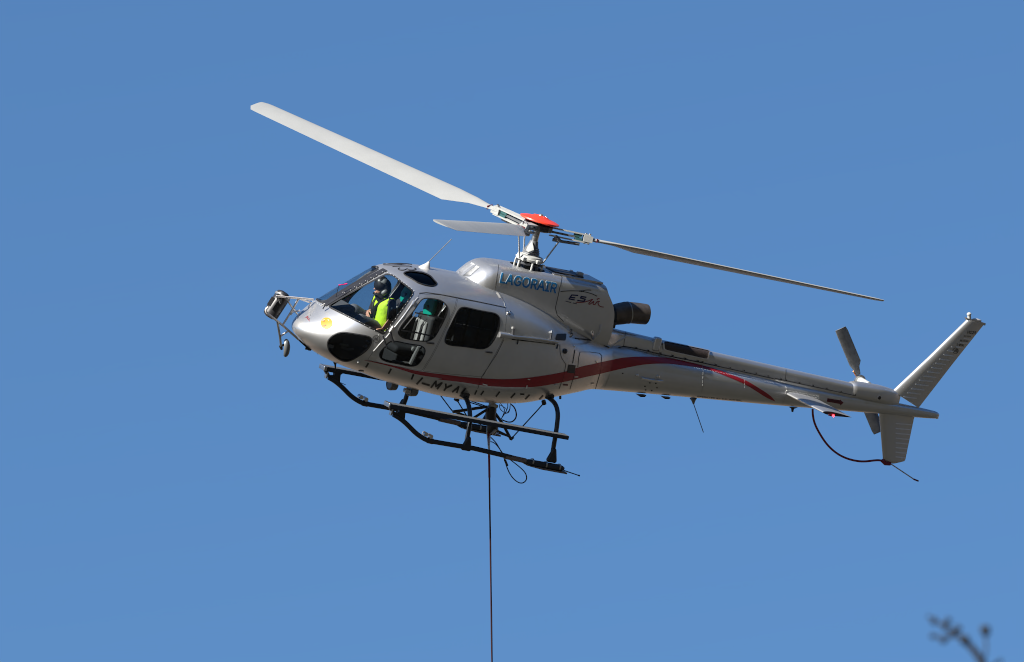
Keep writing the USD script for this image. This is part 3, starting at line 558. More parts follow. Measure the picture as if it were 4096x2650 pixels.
# tail rotor on the far side
th = at(7, [(716, 640)], -.33)[0]; tt = at(7, [(530, 212)], -.36)[0]; d = tt - th; d /= np.linalg.norm(d); d[1] = 0; d /= np.linalg.norm(d)
part('tail_rotor_hub', tube([th + [0, .30, 0], th + [0, -.06, 0]], [.05, .06], 20), 'head_white', HELI); part('tail_rotor_plate', tube([th + [0, -.02, 0], th + [0, .02, 0]], [.09, .09], 20), 'steel', HELI)
for s in (1, -1):
    e = np.cross(d * s, [0, 1., 0]); secs = []
    for r, c, t in ((.10, .07, .03), (.22, .11, .028), (.30, .185, .024), (.85, .185, .02), (.92, .17, .016)):
        f = foil(14, .12); a = .28; ce = e * math.cos(a) + np.array([0, 1., 0]) * math.sin(a) * s; cn = np.cross(ce, d * s); secs.append(th + d * s * r + (f[:, :1] - .3) * c * ce + f[:, 1:] * c * cn * (t / .12 / c))
    part('tail_rotor_blade', skin(secs), 'head_grey', HELI, smooth=40)
part('tail_rotor_spider', rbox((.10, .05, .10), th + [0, -.05, 0], .02, 10), 'head_white', HELI); part('pitch_link', tube([th + [.05, -.05, .05], th + d * .16 + [.05, 0, 0]], .01, 8), 'sticker_yellow', HELI)

# ---------------------------------------------------------------- main rotor
HN = np.array([0, 0, 1.])
part('rotor_mast', tube([(0, 0, -.72), (0, 0, -.02)], .054, 20), 'steel', HELI)
part('mast_housing', lathe([(0, .105), (.10, .10), (.14, .085), (.26, .08)], (0, 0, -.70), (0, 0, 0)), 'head_dark', HELI)
part('swashplate', lathe([(0, .10), (.012, .205), (.045, .215), (.05, .20), (.085, .19), (.10, .13), (.12, .12)], (0, 0, -.50), (0, 0, 0), 36), 'head_white', HELI)
part('swashplate_ring', lathe([(0, .12), (.01, .20), (.04, .20), (.05, .12)], (0, 0, -.555), (0, 0, 0), 30), 'head_dark', HELI)
part('mast_boot', lathe([(0, .135), (.02, .12), (.03, .13), (.05, .11), (.06, .12), (.08, .10), (.09, .105), (.11, .085), (.16, .07), (.20, .062)], (0, 0, -.39), (0, 0, 0), 30), 'head_grey', HELI)
part('boot_shield', hullpts([(.06, .06, -.20), (.11, .04, -.30), (.03, .13, -.32), (.10, .10, -.36), (.02, .05, -.22), (.06, .12, -.36), (.12, .06, -.34)]), 'head_white', HELI)
for a, r in ((20, .21), (80, .20), (150, .21), (-40, .20), (-100, .2), (200, .21)):
    x, y = r * math.cos(math.radians(a)), r * math.sin(math.radians(a)); part('servo_rod', tube([(x * 1.02, y * 1.02, -.70), (x, y, -.50)], [.022, .014], 10), 'head_white', HELI)
for a in (40, 100, -70): part('swashplate_lug', rbox((.06, .05, .06), (.215 * math.cos(math.radians(a)), .215 * math.sin(math.radians(a)), -.465), .012, 8), 'head_white', HELI)
part('rotor_hub', lathe([(0, .16), (.02, .215), (.10, .225), (.115, .19), (.12, .05)], (0, 0, -.025), (0, 0, 1)), 'head_dark', HELI)
for a in range(0, 360, 60): x, y = .205 * math.cos(math.radians(a)), .205 * math.sin(math.radians(a)); part('hub_lug', rbox((.07, .07, .085), (x, y, .035), .014, 8), 'head_grey', HELI)
cap = [(0, .02), (.002, .285), (.014, .302), (.032, .296), (.048, .245), (.058, .19), (.066, .14), (.086, .105), (.092, .075), (.094, .02)]
CAPP = part('rotor_cap', lathe(cap, (-.0, 0, .108), (-.045, 0, 1.0), 56), 'cap_red', HELI); part('cap_bolt', lathe([(0, .034), (.022, .032), (.026, .02), (.027, .001)], (-.004, 0, .198), (-.045, 0, 1.2), 14), 'bright_metal', CAPP)
for a in range(0, 360, 45): part('cap_screw', m3.Manifold.sphere(.007, 8).translate((.09 * math.cos(math.radians(a)), .09 * math.sin(math.radians(a)), .195)), 'bright_metal', CAPP)
def blade(tip_cam, pitch, chord=.40, rows=None):
    b = R.T @ np.array(tip_cam); b /= np.linalg.norm(b); le0 = -np.cross(HN, b); le0 /= np.linalg.norm(le0); n = np.cross(b, le0) * -1; n = n if n[2] > 0 else -n
    def fr(p): le = le0 * math.cos(p) + n * math.sin(p); return le, n * math.cos(p) - le0 * math.sin(p)
    secs = []
    for r, c, t, tw in ((.74, .105, .055, .6), (.82, .105, .055, .7), (.95, .14, .05, .9), (1.20, .24, .046, 1.15), (1.55, chord, .045, 1.25), (3.5, chord, .042, 1.0), (5.17, chord, .036, .75), (5.25, chord * .96, .034, .75), (5.345, chord * .62, .024, .75)):
        le, nn = fr(pitch * tw); f = foil(18, t / c); off = .25 if c > .3 else .40
        cen = b * r + nn * 0 - (le * (chord - c) * (.15 if r < 2 else -.25)) * (1 if r < 2 else -1) * (0 if r < 2 else 1)
        secs.append(cen + (off - f[:, :1]) * c * le + f[:, 1:] * c * nn)
    par = part('main_rotor_blade', skin(secs), 'blade_white', HELI, smooth=40)
    le, nn = fr(pitch * .6)
    def box(name, r0, r1, w, t, dn, dl, m, w1=None):
        pts = [b * r + le * (dl + s * (w if r == r0 else (w1 or w)) / 2) + nn * (dn + q * t / 2) for r in (r0, r1) for s in (-1, 1) for q in (-1, 1)]; part(name, hullpts(pts), m, par, smooth=False)
    box('sleeve_plate', .20, .80, .13, .022, .055, 0, 'head_white', .10); box('sleeve_plate', .20, .80, .13, .022, -.060, 0, 'head_white', .10)
    box('starflex_arm', .12, .64, .14, .030, -.004, 0, 'head_grey', .06)
    box('elastic_block', .56, .67, .085, .052, .026, 0, 'teal_rubber'); box('elastic_block', .58, .68, .085, .04, -.03, .0, 'teal_rubber'); box('blade_cuff', .70, .84, .12, .095, -.002, 0, 'head_white', .115); box('cuff_band', .90, .915, .125, .056, 0, .0, 'deep_red')
    part('blade_pin', bolt(b * .74 - le * .02, nn, .018, .16), 'steel', par); part('blade_pin', bolt(b * .79 + le * .025, nn, .018, .16), 'steel', par)
    part('damper_rod', tube([b * .25 - nn * .115 + le * .03, b * .40 - nn * .115 + le * .03, b * .66 - nn * .10 + le * .02], [.026, .022, .024], 10), 'head_grey', par)
    hp = b * .33 + le * .17 - nn * .11; part('pitch_horn', tube([b * .30 - nn * .07, hp], [.034, .026], 10), 'head_grey', par)
    foot = np.array([hp[0], hp[1], 0]); foot = foot / np.linalg.norm(foot) * .215 + [0, 0, -.47]; part('pitch_link', tube([hp, foot], .0125, 8), 'steel', par)
    return b
cz = lambda px, py, dz: ((px - 2150) / PXM, (915 - py) / PXM, dz)
blade(cz(1034, 404, -2.72), math.radians(18), .46); blade(cz(3530, 1200, -1.0), math.radians(15), .44); blade(cz(1760, 903, 5.1), math.radians(10))

# ---------------------------------------------------------------- landing gear
YS = 1.125
for s in (1, -1):
    fl = (lambda m: m) if s > 0 else mir
    pl = plate(3, [(922, 668), (1010, 678), (1180, 700), (1180, 735), (1140, 760), (1132, 810), (1128, 870), (1075, 850), (985, 800), (945, 725)], YS, .05, hole=[[(985, 722), (1062, 738), (1058, 772), (1010, 770)]])
    sk = np.vstack([at(3, [(1000, 800), (1075, 845), (1170, 925), (1250, 1005), (1320, 1062), (1400, 1108), (1480, 1130)], YS), at(4, [(400, 1085), (740, 1165), (1000, 1235), (1340, 1300)], YS)])
    SK = part('skid_tube', fl(tube(np.vstack([sm(sk[:8], False, 4), sk[8:]]), .036, 16)), 'skid_paint', HELI)
    part('fork_plate', fl(pl), 'skid_paint', SK, smooth=False)
    st = np.vstack([at(3, [(925, 680), (1130, 712)], YS + .02), at(4, [(1415, 962)], YS + .02)])
    d = (st[2] - st[0]) / np.linalg.norm(st[2] - st[0]); n = np.cross(d, [0, 1., 0])
    ST = part('footstep', fl(hullpts([p + [0, y, 0] + n * z for p in (st[0], st[2]) for y in (-.085, .085) for z in (-.028, .022)])), 'skid_paint', HELI, smooth=False)
    part('step_tread', fl(hullpts([p + [0, y, 0] + n * z for p in (st[0], st[2]) for y in (-.08, .08) for z in ((.0225, .030) if n[2] > 0 else (-.0285, -.036))])), 'skid_step', ST, smooth=False)
    for p in at(3, [(928, 672)], YS): part('step_end_cap', fl(rbox((.05, .19, .07), p, .012, 8)), 'steel', ST)
    for x0 in at(3, [(968, 765)], YS): part('skid_decal', fl(rbox((.025, .062, .10), x0, .004, 6)), 'steel', SK)
    for c in ((1385, 1052), (1445, 1080)): p = at(3, [c], YS)[0]; part('skid_clamp', fl(tube([p + [0, -.05, .02], p + [0, .04, .02]], .032, 12)), 'bright_metal', SK)
    part('clamp_band', fl(tube([sk[5] * .5 + sk[6] * .5 + [.03, 0, .0], sk[6]], .043, 14)), 'black_plastic', SK)
    q = at(4, [(742, 1172), (968, 1222)], YS); part('wear_sleeve', fl(tube(q, .0385, 16)), 'skid_worn', SK)
    q = at(4, [(950, 1230), (1000, 1240), (1340, 1300), (1375, 1308)], YS); part('skid_shoe', fl(tube(q, [.03, .052, .052, .038], 16)), 'skid_paint', SK)
    for a in ((1037, 1232), (1185, 1265), (1333, 1292)): q = at(4, [(a[0] - 8, a[1] - 1), (a[0] + 8, a[1] + 2)], YS); part('shoe_band', fl(tube(q, .055, 16)), 'steel', SK)
    w = at(4, [(965, 1245), (1010, 1268), (1410, 1345), (1405, 1360), (1130, 1310), (1000, 1275)], YS)[:, [0, 2]]; part('wear_plate', fl(xz(Polygon(w).buffer(0), YS, .11)), 'skid_worn', SK, smooth=False)
    q = at(4, [(1345, 1300), (1370, 1302), (1385, 1312)], YS); part('skid_end_nut', fl(tube(q, [.04, .028, .028], 8)), 'black_plastic', SK)
    q = at(4, [(1385, 1326), (1540, 1378), (1562, 1386)], YS); part('skid_whip', fl(tube(q, [.009, .008, .014], 6)), 'black_plastic', SK)
    for k, fx in ((0, at(4, [(318, 1070)], YS)[0, 0]), (1, at(4, [(1255, 1220)], YS)[0, 0])):
        pts = [[(250, 470), (300, 515), (340, 600), (355, 690), (357, 780), (345, 880), (330, 950), (318, 1070)], [(1150, 500), (1228, 530), (1290, 590), (1322, 690), (1318, 800), (1302, 920), (1280, 1050), (1258, 1200)]][k]
        q = at(4, pts, fx, axis=0); sc_ = (YS - q[1, 1]) / (q[-1, 1] - q[1, 1]) if k else 1; q[:, 1] = np.where(np.arange(len(q)) > 0, q[1, 1] + (q[:, 1] - q[1, 1]) * sc_, q[:, 1])
        if k: q = at(4, pts, fx, axis=0)
        q[0] = [q[1, 0], .35, q[1, 2] + .06]; 
        part('cross_tube', fl(tube(sm(q, False, 5), .0345, 14)), 'skid_paint', HELI)
        p = q[-1] * 1.0; p[1] = min(p[1], YS); part('skid_saddle', fl(hulls([p + [0, -.0, .13], p + [.05, 0, -.02], p + [-.05, 0, -.02]], [.036, .036, .036])), 'skid_paint', SK)
        part('tube_clamp', fl(rbox((.12, .16, .09), q[1] + [0, -.03, .02], .02, 8)), 'black_plastic', HELI)
q = at(4, [(168, 682), (300, 664), (420, 645), (540, 628)], .05)
CH = part('sling_frame', union([tube(q, .022, 10), tube(at(4, [(540, 660), (395, 752)], .05), .020, 10), tube(at(4, [(200, 685), (330, 738)], -.1), .02, 10), tube(at(4, [(622, 680), (715, 810), (808, 985)], .0), .022, 10), tube(at(4, [(655, 890), (790, 955), (808, 985)], .05), .018, 10)]), 'black_plastic', HELI)
q = at(4, [(585, 622), (588, 660), (585, 710), (590, 770), (592, 800)], .0); part('hook_column', tube(q, [.07, .085, .08, .082, .09], 12), 'black_trim', HELI)
q = at(4, [(592, 795), (600, 830), (605, 880), (600, 930)], .0); part('cargo_hook', tube(q, [.06, .085, .09, .05], 12), 'black_trim', HELI); part('hook_latch', tube(at(4, [(598, 925), (640, 880)], .1), .022, 8), 'steel', HELI)
part('hook_mount', union([tube(at(4, [(600, 585), (610, 630)], .0), .05, 10), tube(at(4, [(575, 590), (655, 628)], .05), .03, 8)]), 'head_white', HELI)
for k, pl in ((4, [(35, 505), (155, 665)]), (4, [(150, 655), (172, 685)]), (4, [(215, 555), (320, 725)]), (4, [(345, 555), (545, 625)]), (4, [(345, 575), (520, 630)]), (4, [(1180, 575), (1100, 665), (815, 975)])): part('stay_cable', tube(at(k, pl, -.1), .009 if k == 4 else .008, 6), 'cable_grey', HELI)
part('stay_fitting', tube(at(4, [(190, 540), (230, 560)], 0.), .025, 8), 'black_plastic', HELI); part('stay_fitting', tube(at(4, [(1165, 560), (1175, 600)], .2), .035, 8), 'black_plastic', HELI)
part('stay_fitting', tube(at(4, [(805, 990), (835, 960)], 0.), .02, 8), 'black_plastic', HELI)
for pl, r in (([(680, 600), (690, 650), (740, 690), (780, 690), (800, 610)], .006), ([(690, 590), (730, 640), (735, 680), (700, 765)], .006), ([(800, 595), (840, 630), (865, 690), (862, 745), (830, 785), (780, 795), (710, 770)], .010), ([(770, 585), (770, 640), (700, 760)], .006), ([(690, 610), (760, 660), (740, 700)], .005), ([(800, 640), (770, 690), (745, 705)], .005)):
    part('hose_loop', tube(sm(at(4, pl, .0), False, 6), r, 6), 'cable', HELI)
q = sm(at(4, [(588, 965), (640, 1020), (672, 1070), (705, 1130), (735, 1200), (760, 1280), (800, 1370), (860, 1440), (930, 1466), (976, 1430), (970, 1365), (920, 1305), (860, 1255), (795, 1205)], 0.), False, 5); part('release_cable', tube(q, .0085, 6), 'cable_grey', HELI); part('release_cable_plug', tube(at(4, [(742, 1212), (768, 1275)], 0.), .018, 8), 'black_plastic', HELI)
q = sm(at(4, [(585, 1010), (630, 1030), (690, 1100), (718, 1140)], .0), False, 5); part('release_cable', tube(q, .0075, 6), 'cable_grey', HELI)
part('belly_drain', tube(at(4, [(1350, 500), (1350, 540)], .1), .018, 8), 'black_plastic', HELI)
# belly lamps and antennas
for c, y in (((962, 432), .15), ((1210, 505), .2)):
    p = at(3, [c], y)[0]; part('landing_lamp', lathe([(0, .02), (.02, .095), (.10, .105), (.13, .10), (.135, .09), (.12, .085), (.11, .02)], p + [-.10, 0, .03], p + [1, 0, -.05], 24), 'head_grey', HELI); part('lamp_lens', tube([p + [.018, 0, .025], p + [.024, 0, .025]], .085, 20), 'lens_grey', HELI)
p = at(3, [(1165, 505)], .25)[0]; part('clamp_fitting', rbox((.10, .10, .07), p, .02, 8), 'steel', HELI)
q = at(3, [(278, 150), (280, 185), (284, 262)], .1); part('blade_antenna', tube(q, [.03, .014, .006], 8), 'black_plastic', HELI)
q = at(3, [(330, 398), (408, 432)], -1.1); part('skid_whip', tube(q, .005, 6), 'black_plastic', HELI)
part('belly_window', tube(on(3, [(575, 255), (625, 258)], lift=-.005), .02, 8), 'black_trim', HELI)
p, g = surf(3, (566, 145)); part('position_fitting', lathe([(-.01, .025), (.02, .022), (.03, .01), (.031, .001)], p, p + g, 12), 'sticker_white', HELI)
for c in ((1033, 1325), (1098, 1345)): part('wire_cutter', rbox((.05, .02, .07), at('B', [c], .0)[0], .008, 8), 'black_trim', HELI)
part('wire_cutter', plate('B', [(1225, 1390), (1280, 1400), (1340, 1450), (1362, 1490), (1300, 1475), (1262, 1470)], 0., .02), 'black_trim', HELI)
q = at('B', [(858, 1160), (1010, 1300), (1100, 1350), (1200, 1405)], .0); part('cutter_bar', tube(q, [.012, .012, .008, .006], 8), 'black_trim', HELI)
# underside registration strokes and other marks
regs = [('E', [(975, 235), (790, 440)]), ('E', [(945, 402), (1185, 470)]), ('E', [(700, 130), (640, 290)]), ('E', [(1215, 540), (1370, 345), (1365, 500), (1545, 395), (1400, 580)]), ('E', [(1660, 415), (1665, 545), (1850, 460)]), ('E', [(1665, 545), (1605, 630)]), ('E', [(1850, 670), (2045, 510), (1985, 695)]), ('E', [(2255, 550), (2120, 715)]),
    ('F', [(340, 15), (290, 120)]), ('F', [(505, 30), (435, 130)]), ('F', [(890, 45), (795, 170)]), ('F', [(1255, 85), (1150, 200)]), ('F', [(1375, 105), (1475, 112)]), ('F', [(1600, 120), (1495, 230)]), ('F', [(1925, 140), (1830, 235)]), (3, [(690, 165), (655, 220)]), (3, [(970, 235), (935, 298)]), (3, [(1245, 308), (1218, 368)])]
for k, l in regs: decal('registration_mark', strokes(k, [l], 7.0 if k != 'F' else 6.0), 'letter_black')
# lettering on the cowling and nose
halo = union([words('LAGORAIR', 2, (986 + dx, 361 + dy), (1606 + dx, 477 + dy), (1007 + dx, 254 + dy), True) for dx, dy in ((-4, 0), (4, 0), (0, -4), (0, 4))])
part('cowling_lettering_edge', cowl_l ^ half(halo), 'letter_halo', HELI, loft=COWL)
lettering('cowling_lettering', 'LAGORAIR', 2, (986, 361), (1606, 477), (1007, 254), 'letter_blue', cowl_l2, COWL, True)
def mark(name, k, lines, w, m, lay=cowl_l, loft=COWL): decal(name, strokes(k, [sm(l, False, 5) if len(l) > 2 and name != 'logo_letter' else l for l in lines], w), m, HELI, lay, loft)
mark('logo_rotor', 'D', [[(360, 400), (600, 380), (900, 378), (1080, 390)], [(1080, 385), (1250, 350), (1400, 355)], [(1080, 390), (1300, 440), (1480, 500), (1600, 560)]], 3.2, 'letter_black')
mark('logo_hub', 'D', [[(990, 385), (1150, 385)], [(1075, 360), (1075, 415)]], 5.0, 'letter_black')
mark('logo_letter', 'D', [[(960, 535), (740, 520), (650, 655), (840, 685)], [(695, 600), (860, 615)]], 5.0, 'letter_navy')
mark('logo_letter', 'D', [[(1240, 600), (1070, 570), (1040, 620), (1200, 660), (1160, 735), (930, 705)]], 5.4, 'letter_navy')
mark('logo_script', 'D', [[(880, 765), (1080, 770), (1250, 740), (1400, 680), (1450, 665), (1380, 740), (1320, 825), (1360, 830), (1440, 770), (1490, 740), (1470, 830), (1530, 840), (1590, 760), (1640, 740), (1700, 735)], [(1600, 690), (1640, 640), (1690, 650)], [(1640, 745), (1650, 850), (1720, 910), (1830, 930)]], 3.2, 'letter_red')
mark('logo_caption', 'D', [[(535, 730), (720, 775)], [(780, 790), (925, 820)]], 2.6, 'letter_navy')
mark('logo_letter', 'B', [[(955, 555), (905, 560), (890, 610), (950, 600)], [(1015, 600), (970, 580), (965, 605), (1000, 620), (960, 630)]], 2.6, 'letter_navy', layer, BODY)
mark('logo_script', 'B', [[(905, 615), (990, 635), (1050, 630), (1000, 665), (1060, 650), (1040, 690), (1100, 690)], [(1095, 690), (1070, 710), (1090, 745)]], 2.0, 'letter_red', layer, BODY)
mark('logo_rotor', 'B', [[(985, 545), (1040, 540), (1090, 580), (1108, 620)], [(1045, 540), (1040, 580)]], 1.4, 'letter_black', layer, BODY)
decal('nose_vent', Polygon(Z('B', [(1140, 468), (1215, 425), (1302, 468), (1218, 515)])), 'steel')
decal('nose_sticker', Polygon(ringpx(1, (820, 906), 70, 2).exterior), 'sticker_yellow')
decal('sticker_mark', strokes(1, [[(770, 935), (790, 940), (815, 925)], [(780, 880), (800, 875)]], 2.6), 'deep_red', lay=layer2); decal('sticker_mark', strokes(1, [[(768, 868), (800, 862)], [(835, 855), (850, 875)]], 2.4), 'sticker_white', lay=layer2)
decal('door_badge', unary_union([ringpx(1, (1432, 1098), 40, 5), strokes(1, [[(1405, 1115), (1420, 1080), (1428, 1110), (1445, 1075), (1440, 1115), (1455, 1110)]], 1.6)]), 'letter_black')
def roof_decal(name, poly, m):
    for g in (layer ^ beam(poly)).trim_by_plane((0, 0, 1), -1.15).decompose(): part(name, g, m, HELI, loft=BODY)
roof_decal('roof_number', strokes('A', [sm([(1155, 155), (1118, 172), (1150, 193), (1240, 193), (1290, 168)], False, 5), sm([(1290, 168), (1330, 190), (1420, 193), (1468, 178), (1430, 158)], False, 5)], 3.0), 'letter_black')
roof_decal('roof_number', strokes('A', [[(1010, 127), (1180, 116), (1330, 118), (1385, 135)]], 2.6), 'letter_black'); roof_decal('roof_number', strokes('A', [[(830, 93), (1000, 98), (1180, 88), (1280, 74), (1385, 86)]], 2.6), 'letter_black')
# roof antenna
q = at(2, [(168, 218), (172, 195), (195, 165), (205, 140), (207, 130)], .0); part('antenna_base', tube(q, [.13, .075, .04, .02, .012], 18), 'sticker_white', HELI); part('whip_antenna', tube([q[-1], at('P', [(1806, 957)], 0.)[0]], .0065, 6), 'head_grey', HELI)
# small things round the windscreen
rv = []
def along(k, pts, n, lift=.006):
    p = Z(k, pts); s_ = np.r_[0, np.cumsum(np.linalg.norm(np.diff(p, axis=0), axis=1))]
    for t in np.linspace(0, s_[-1], n): q = [np.interp(t, s_, p[:, i]) for i in (0, 1)]; rv.append(m3.Manifold.sphere(.006, 6).translate(tuple(surf('P', q, BODY, lift)[0])))
along('A', [(700, 150), (860, 215), (1040, 320), (1220, 445), (1360, 550), (1425, 605)], 15); along('A', [(1400, 670), (1230, 910), (1065, 1130), (935, 1300), (865, 1385)], 12); along('A', [(70, 1050), (340, 1180), (530, 1275), (630, 1330), (745, 1450)], 8); along('A', [(100, 655), (290, 560), (475, 460), (660, 365), (870, 260)], 8, .014); along('A', [(65, 640), (255, 545), (445, 445), (630, 350), (820, 250)], 8, .014); along('B', [(1150, 320), (1215, 315), (1260, 345), (1320, 380)], 5)
part('windscreen_rivets', m3.Manifold.compose(rv), 'rivet', HELI, kind='stuff')
q = at('B', [(1340, 410), (1430, 360)], .15); part('wiper_arm', tube(q, .010, 8), 'sticker_white', HELI); q = at('B', [(1380, 480), (1430, 400)], .16); part('wiper_arm', tube(q, .008, 6), 'black_trim', HELI)
q = at(1, [(935, 580), (950, 520), (970, 437)], 0.); part('yaw_string_post', tube(q, .0045, 6), 'black_trim', HELI); q = at(1, [(972, 437), (1000, 430), (1035, 427), (1072, 418)], 0.); part('yaw_string', tube(q, [.012, .007, .007, .012], 6), 'pink_thread', HELI)
q = on(1, [(1945, 590), (1860, 690), (1760, 830), (1650, 965), (1560, 1075), (1470, 1170), (1400, 1250)], lift=.0); part('door_edge_strip', tube(q, .012, 8), 'silver_paint', HELI)
for a, b in (((1900, 635), (1872, 682)), ((1640, 945), (1600, 1010))): part('door_hinge', tube(on(1, [a, b], lift=.012), .018, 8), 'bright_metal', HELI)
for k, a, b in ((2, (180, 1020), (262, 1030)), (2, (835, 1122), (902, 1130))): part('door_handle', tube(on(k, [a, b], lift=.008), .014, 8), 'black_plastic', HELI)
part('door_strut', tube(on(1, [(1600, 1005), (1615, 1075), (1640, 1140)], lift=.03), .016, 8), 'black_plastic', HELI); part('door_strut', tube(on(1, [(1512, 1060), (1545, 1160), (1560, 1205)], lift=.02), .012, 8), 'black_plastic', HELI)
# bars of the sliding pane in the front door window
fwl = BODY.solid(.004) - BODY.solid(-.018)
for l, w, m in (([(770, 345), (1040, 395), (1320, 462)], 5.5, 'black_plastic'), ([(500, 682), (800, 730), (1115, 800)], 6.0, 'black_plastic'), ([(790, 355), (548, 655)], 3.4, 'belt_grey'), ([(1035, 455), (860, 690)], 3.6, 'belt_grey'), ([(1345, 200), (1210, 415)], 3.2, 'belt_grey')):
    decal('window_bar', strokes('C', [l], w), m, dpar_near['fd'], lay=fwl)

# ---------------------------------------------------------------- mirror rack on the nose
def rack(name, pts, r, m='white_tube', par=None): return part(name, tube(pts, r, 10), m, par or HELI)
F0 = lambda c, y: at('B', [c], y - .45)[0]
RK = part('mirror_rack', union([tube([F0((365, 200), .25), F0((840, 240), .2), F0((1170, 272), .12)], .017, 10), tube([F0((860, 250), .2), F0((1120, 338), -.1)], .014, 10)]), 'white_tube', HELI)
rack('rack_tube', sm([F0((178, 440), .25), F0((132, 480), .25), F0((140, 545), .25), F0((190, 610), .25)], False, 5), .015, par=RK)
rack('rack_tube', [F0((150, 560), .25), F0((500, 840), .2), F0((850, 1150), .1)], .017, par=RK); rack('rack_tube', [F0((852, 250), .2), F0((690, 530), .2), F0((500, 830), .2)], .015, par=RK)
rack('rack_tube', [F0((385, 770), .22), F0((440, 1090), .22), F0((462, 1290), .22)], .017, 'steel', RK); rack('rack_tube', [F0((440, 1085), .22), F0((615, 965), .18)], .014, par=RK)
rack('rack_tube', [F0((590, 275), -.15), F0((745, 490), -.15), F0((820, 590), -.15)], .013, 'steel', RK); rack('rack_tube', [F0((695, 545), .2), F0((870, 515), .0)], .013, par=RK)
rack('rack_clamp', [F0((660, 600), .2), F0((695, 555), .2)], .022, 'steel', RK); rack('rack_clamp', [F0((735, 480), -.15), F0((765, 510), -.15)], .02, 'steel', RK)
mt, mb = F0((505, 185), .12), F0((235, 600), .12); ax = (mb - mt) / np.linalg.norm(mb - mt)
part('mirror_housing', tube([mt - ax * .06, mt - ax * .04, mt, mb, mb + ax * .03, mb + ax * .05], [.05, .10, .118, .118, .10, .05], 24), 'black_plastic', HELI)
wv = np.cross(ax, R.T @ [0, 0, 1.]); wv /= np.linalg.norm(wv); tw = R.T @ np.array([0, 0, 1.])
a0, a1 = F0((300, 225), .26), F0((190, 400), .26); part('mirror_frame', hullpts([p + wv * s * .03 + tw * q for p in (a0 - ax * .0, a1) for s in (-1, 1) for q in (-.05, .03)]), 'black_plastic', HELI, smooth=False)
part('mirror_collar', tube([mt - ax * .005, mt + ax * .03], .124, 24), 'head_grey', HELI); part('mirror_strap', tube([F0((370, 200), .30), F0((400, 270), .27), F0((432, 345), .24)], .014, 8), 'black_trim', HELI)
part('mirror_knob', tube([F0((355, 165), .2), F0((420, 165), .2)], .02, 8), 'steel', HELI)
mp = F0((570, 1335), .22); m_ = of_trimesh(trimesh.creation.icosphere(3, 1.0).apply_scale([.062, .085, .135])).trim_by_plane((-1, 0, 0), -.03)
ang = m3.Manifold.rotate(m_, (0, 12, -25)); part('small_mirror', ang.translate(tuple(mp)), 'lens_grey', HELI); part('mirror_joint', tube([F0((462, 1290), .22), F0((520, 1270), .22), F0((545, 1280), .22)], .018, 8), 'black_plastic', HELI); part('mirror_joint', tube([F0((455, 1285), .22), F0((478, 1370), .22)], [.03, .018], 8), 'black_plastic', HELI)

# ---------------------------------------------------------------- cabin
inn = BODY.solid(-.038, a=3.30, b=.18)
part('cabin_floor', inn.trim_by_plane((0, 0, -1), 2.40), 'lining', HELI)
part('rear_bulkhead', inn.trim_by_plane((-1, 0, 0), -.30) , 'lining', HELI)
part('instrument_console', union([rbox((.30, .62, .14), (2.84, -.26, -1.80), .05, 12), rbox((.24, .50, .46), (2.82, -.24, -2.02), .04, 10), rbox((.5, .22, .4), (2.5, -.02, -2.24), .04, 10)]), 'panel_grey', HELI)
part('console_hood', hulls([(2.66, y, -1.69) for y in (-.50, 0)] + [(2.94, y, -1.75) for y in (-.46, -.04)], [.05, .05, .04, .04]), 'panel_grey', HELI)
for y in (.40, -.38):
    S = part('pilot_seat', union([rbox((.46, .46, .12), (1.90, y, -2.06), .05, 12), rbox((.12, .46, .60), (1.62, y, -1.79), .05, 12).rotate((0, 0, 0)), rbox((.42, .42, .24), (1.88, y, -2.24), .03, 10)]), 'seat_dark', HELI)
    part('seat_headrest', hulls([(1.60, y - .07, -1.20), (1.60, y + .07, -1.20), (1.625, y - .13, -1.40), (1.625, y + .13, -1.40), (1.64, y - .07, -1.55), (1.64, y + .07, -1.55)], [.03, .03, .04, .04, .03, .03]), 'teal_seat', S)
    part('headrest_back', hulls([(1.54, y - .10, -1.24), (1.54, y + .12, -1.24), (1.54, y - .15, -1.5), (1.54, y + .15, -1.5)], .04 * np.ones(4)), 'seat_dark', S)
    part('headrest_slot', rbox((.06, .07, .05), (1.645, y, -1.385), .015, 8), 'black_trim', S)
    for dy in (-.12, .0, .12): part('seat_cushion', rbox((.05, .105, .40), (1.695, y + dy, -1.79), .022, 8), 'belt_grey', S)
    for dy in (-.10, .10): part('seat_belt', tube([(1.66, y + dy, -1.54), (1.735, y + dy, -1.66), (1.745, y + dy, -1.95)], .018, 6), 'black_trim', S)
for y in (-.6, -.2, .2, .6): part('rear_seat', union([rbox((.42, .38, .12), (.72, y, -2.05), .04, 10), rbox((.10, .38, .75), (.48, y, -1.68), .04, 10)]), 'seat_dark', HELI)
part('collective_lever', tube([(1.70, -.08, -2.12), (1.95, -.07, -1.99), (2.08, -.06, -1.93)], [.015, .015, .02], 8), 'black_trim', HELI)
part('cyclic_stick', tube([(2.22, -.38, -2.30), (2.26, -.38, -2.0), (2.20, -.39, -1.78)], [.014, .014, .02], 8), 'black_trim', HELI)
q = at('C', [(850, 1000), (760, 1180), (680, 1340)], .80); part('door_strap', tube(q, [.03, .035, .03], 8), 'belt_grey', HELI); q = at('C', [(340, 1285), (560, 1310), (770, 1332)], .78); part('door_rod', tube(q, [.026, .018, .022], 8), 'belt_grey', HELI)
q = at('C', [(770, 1000), (720, 1085)], .6); part('fire_bottle', tube(np.vstack([q[0], q[0] * .8 + q[1] * .2, q[1]]), [.02, .045, .045], 14), 'lens_grey', HELI)

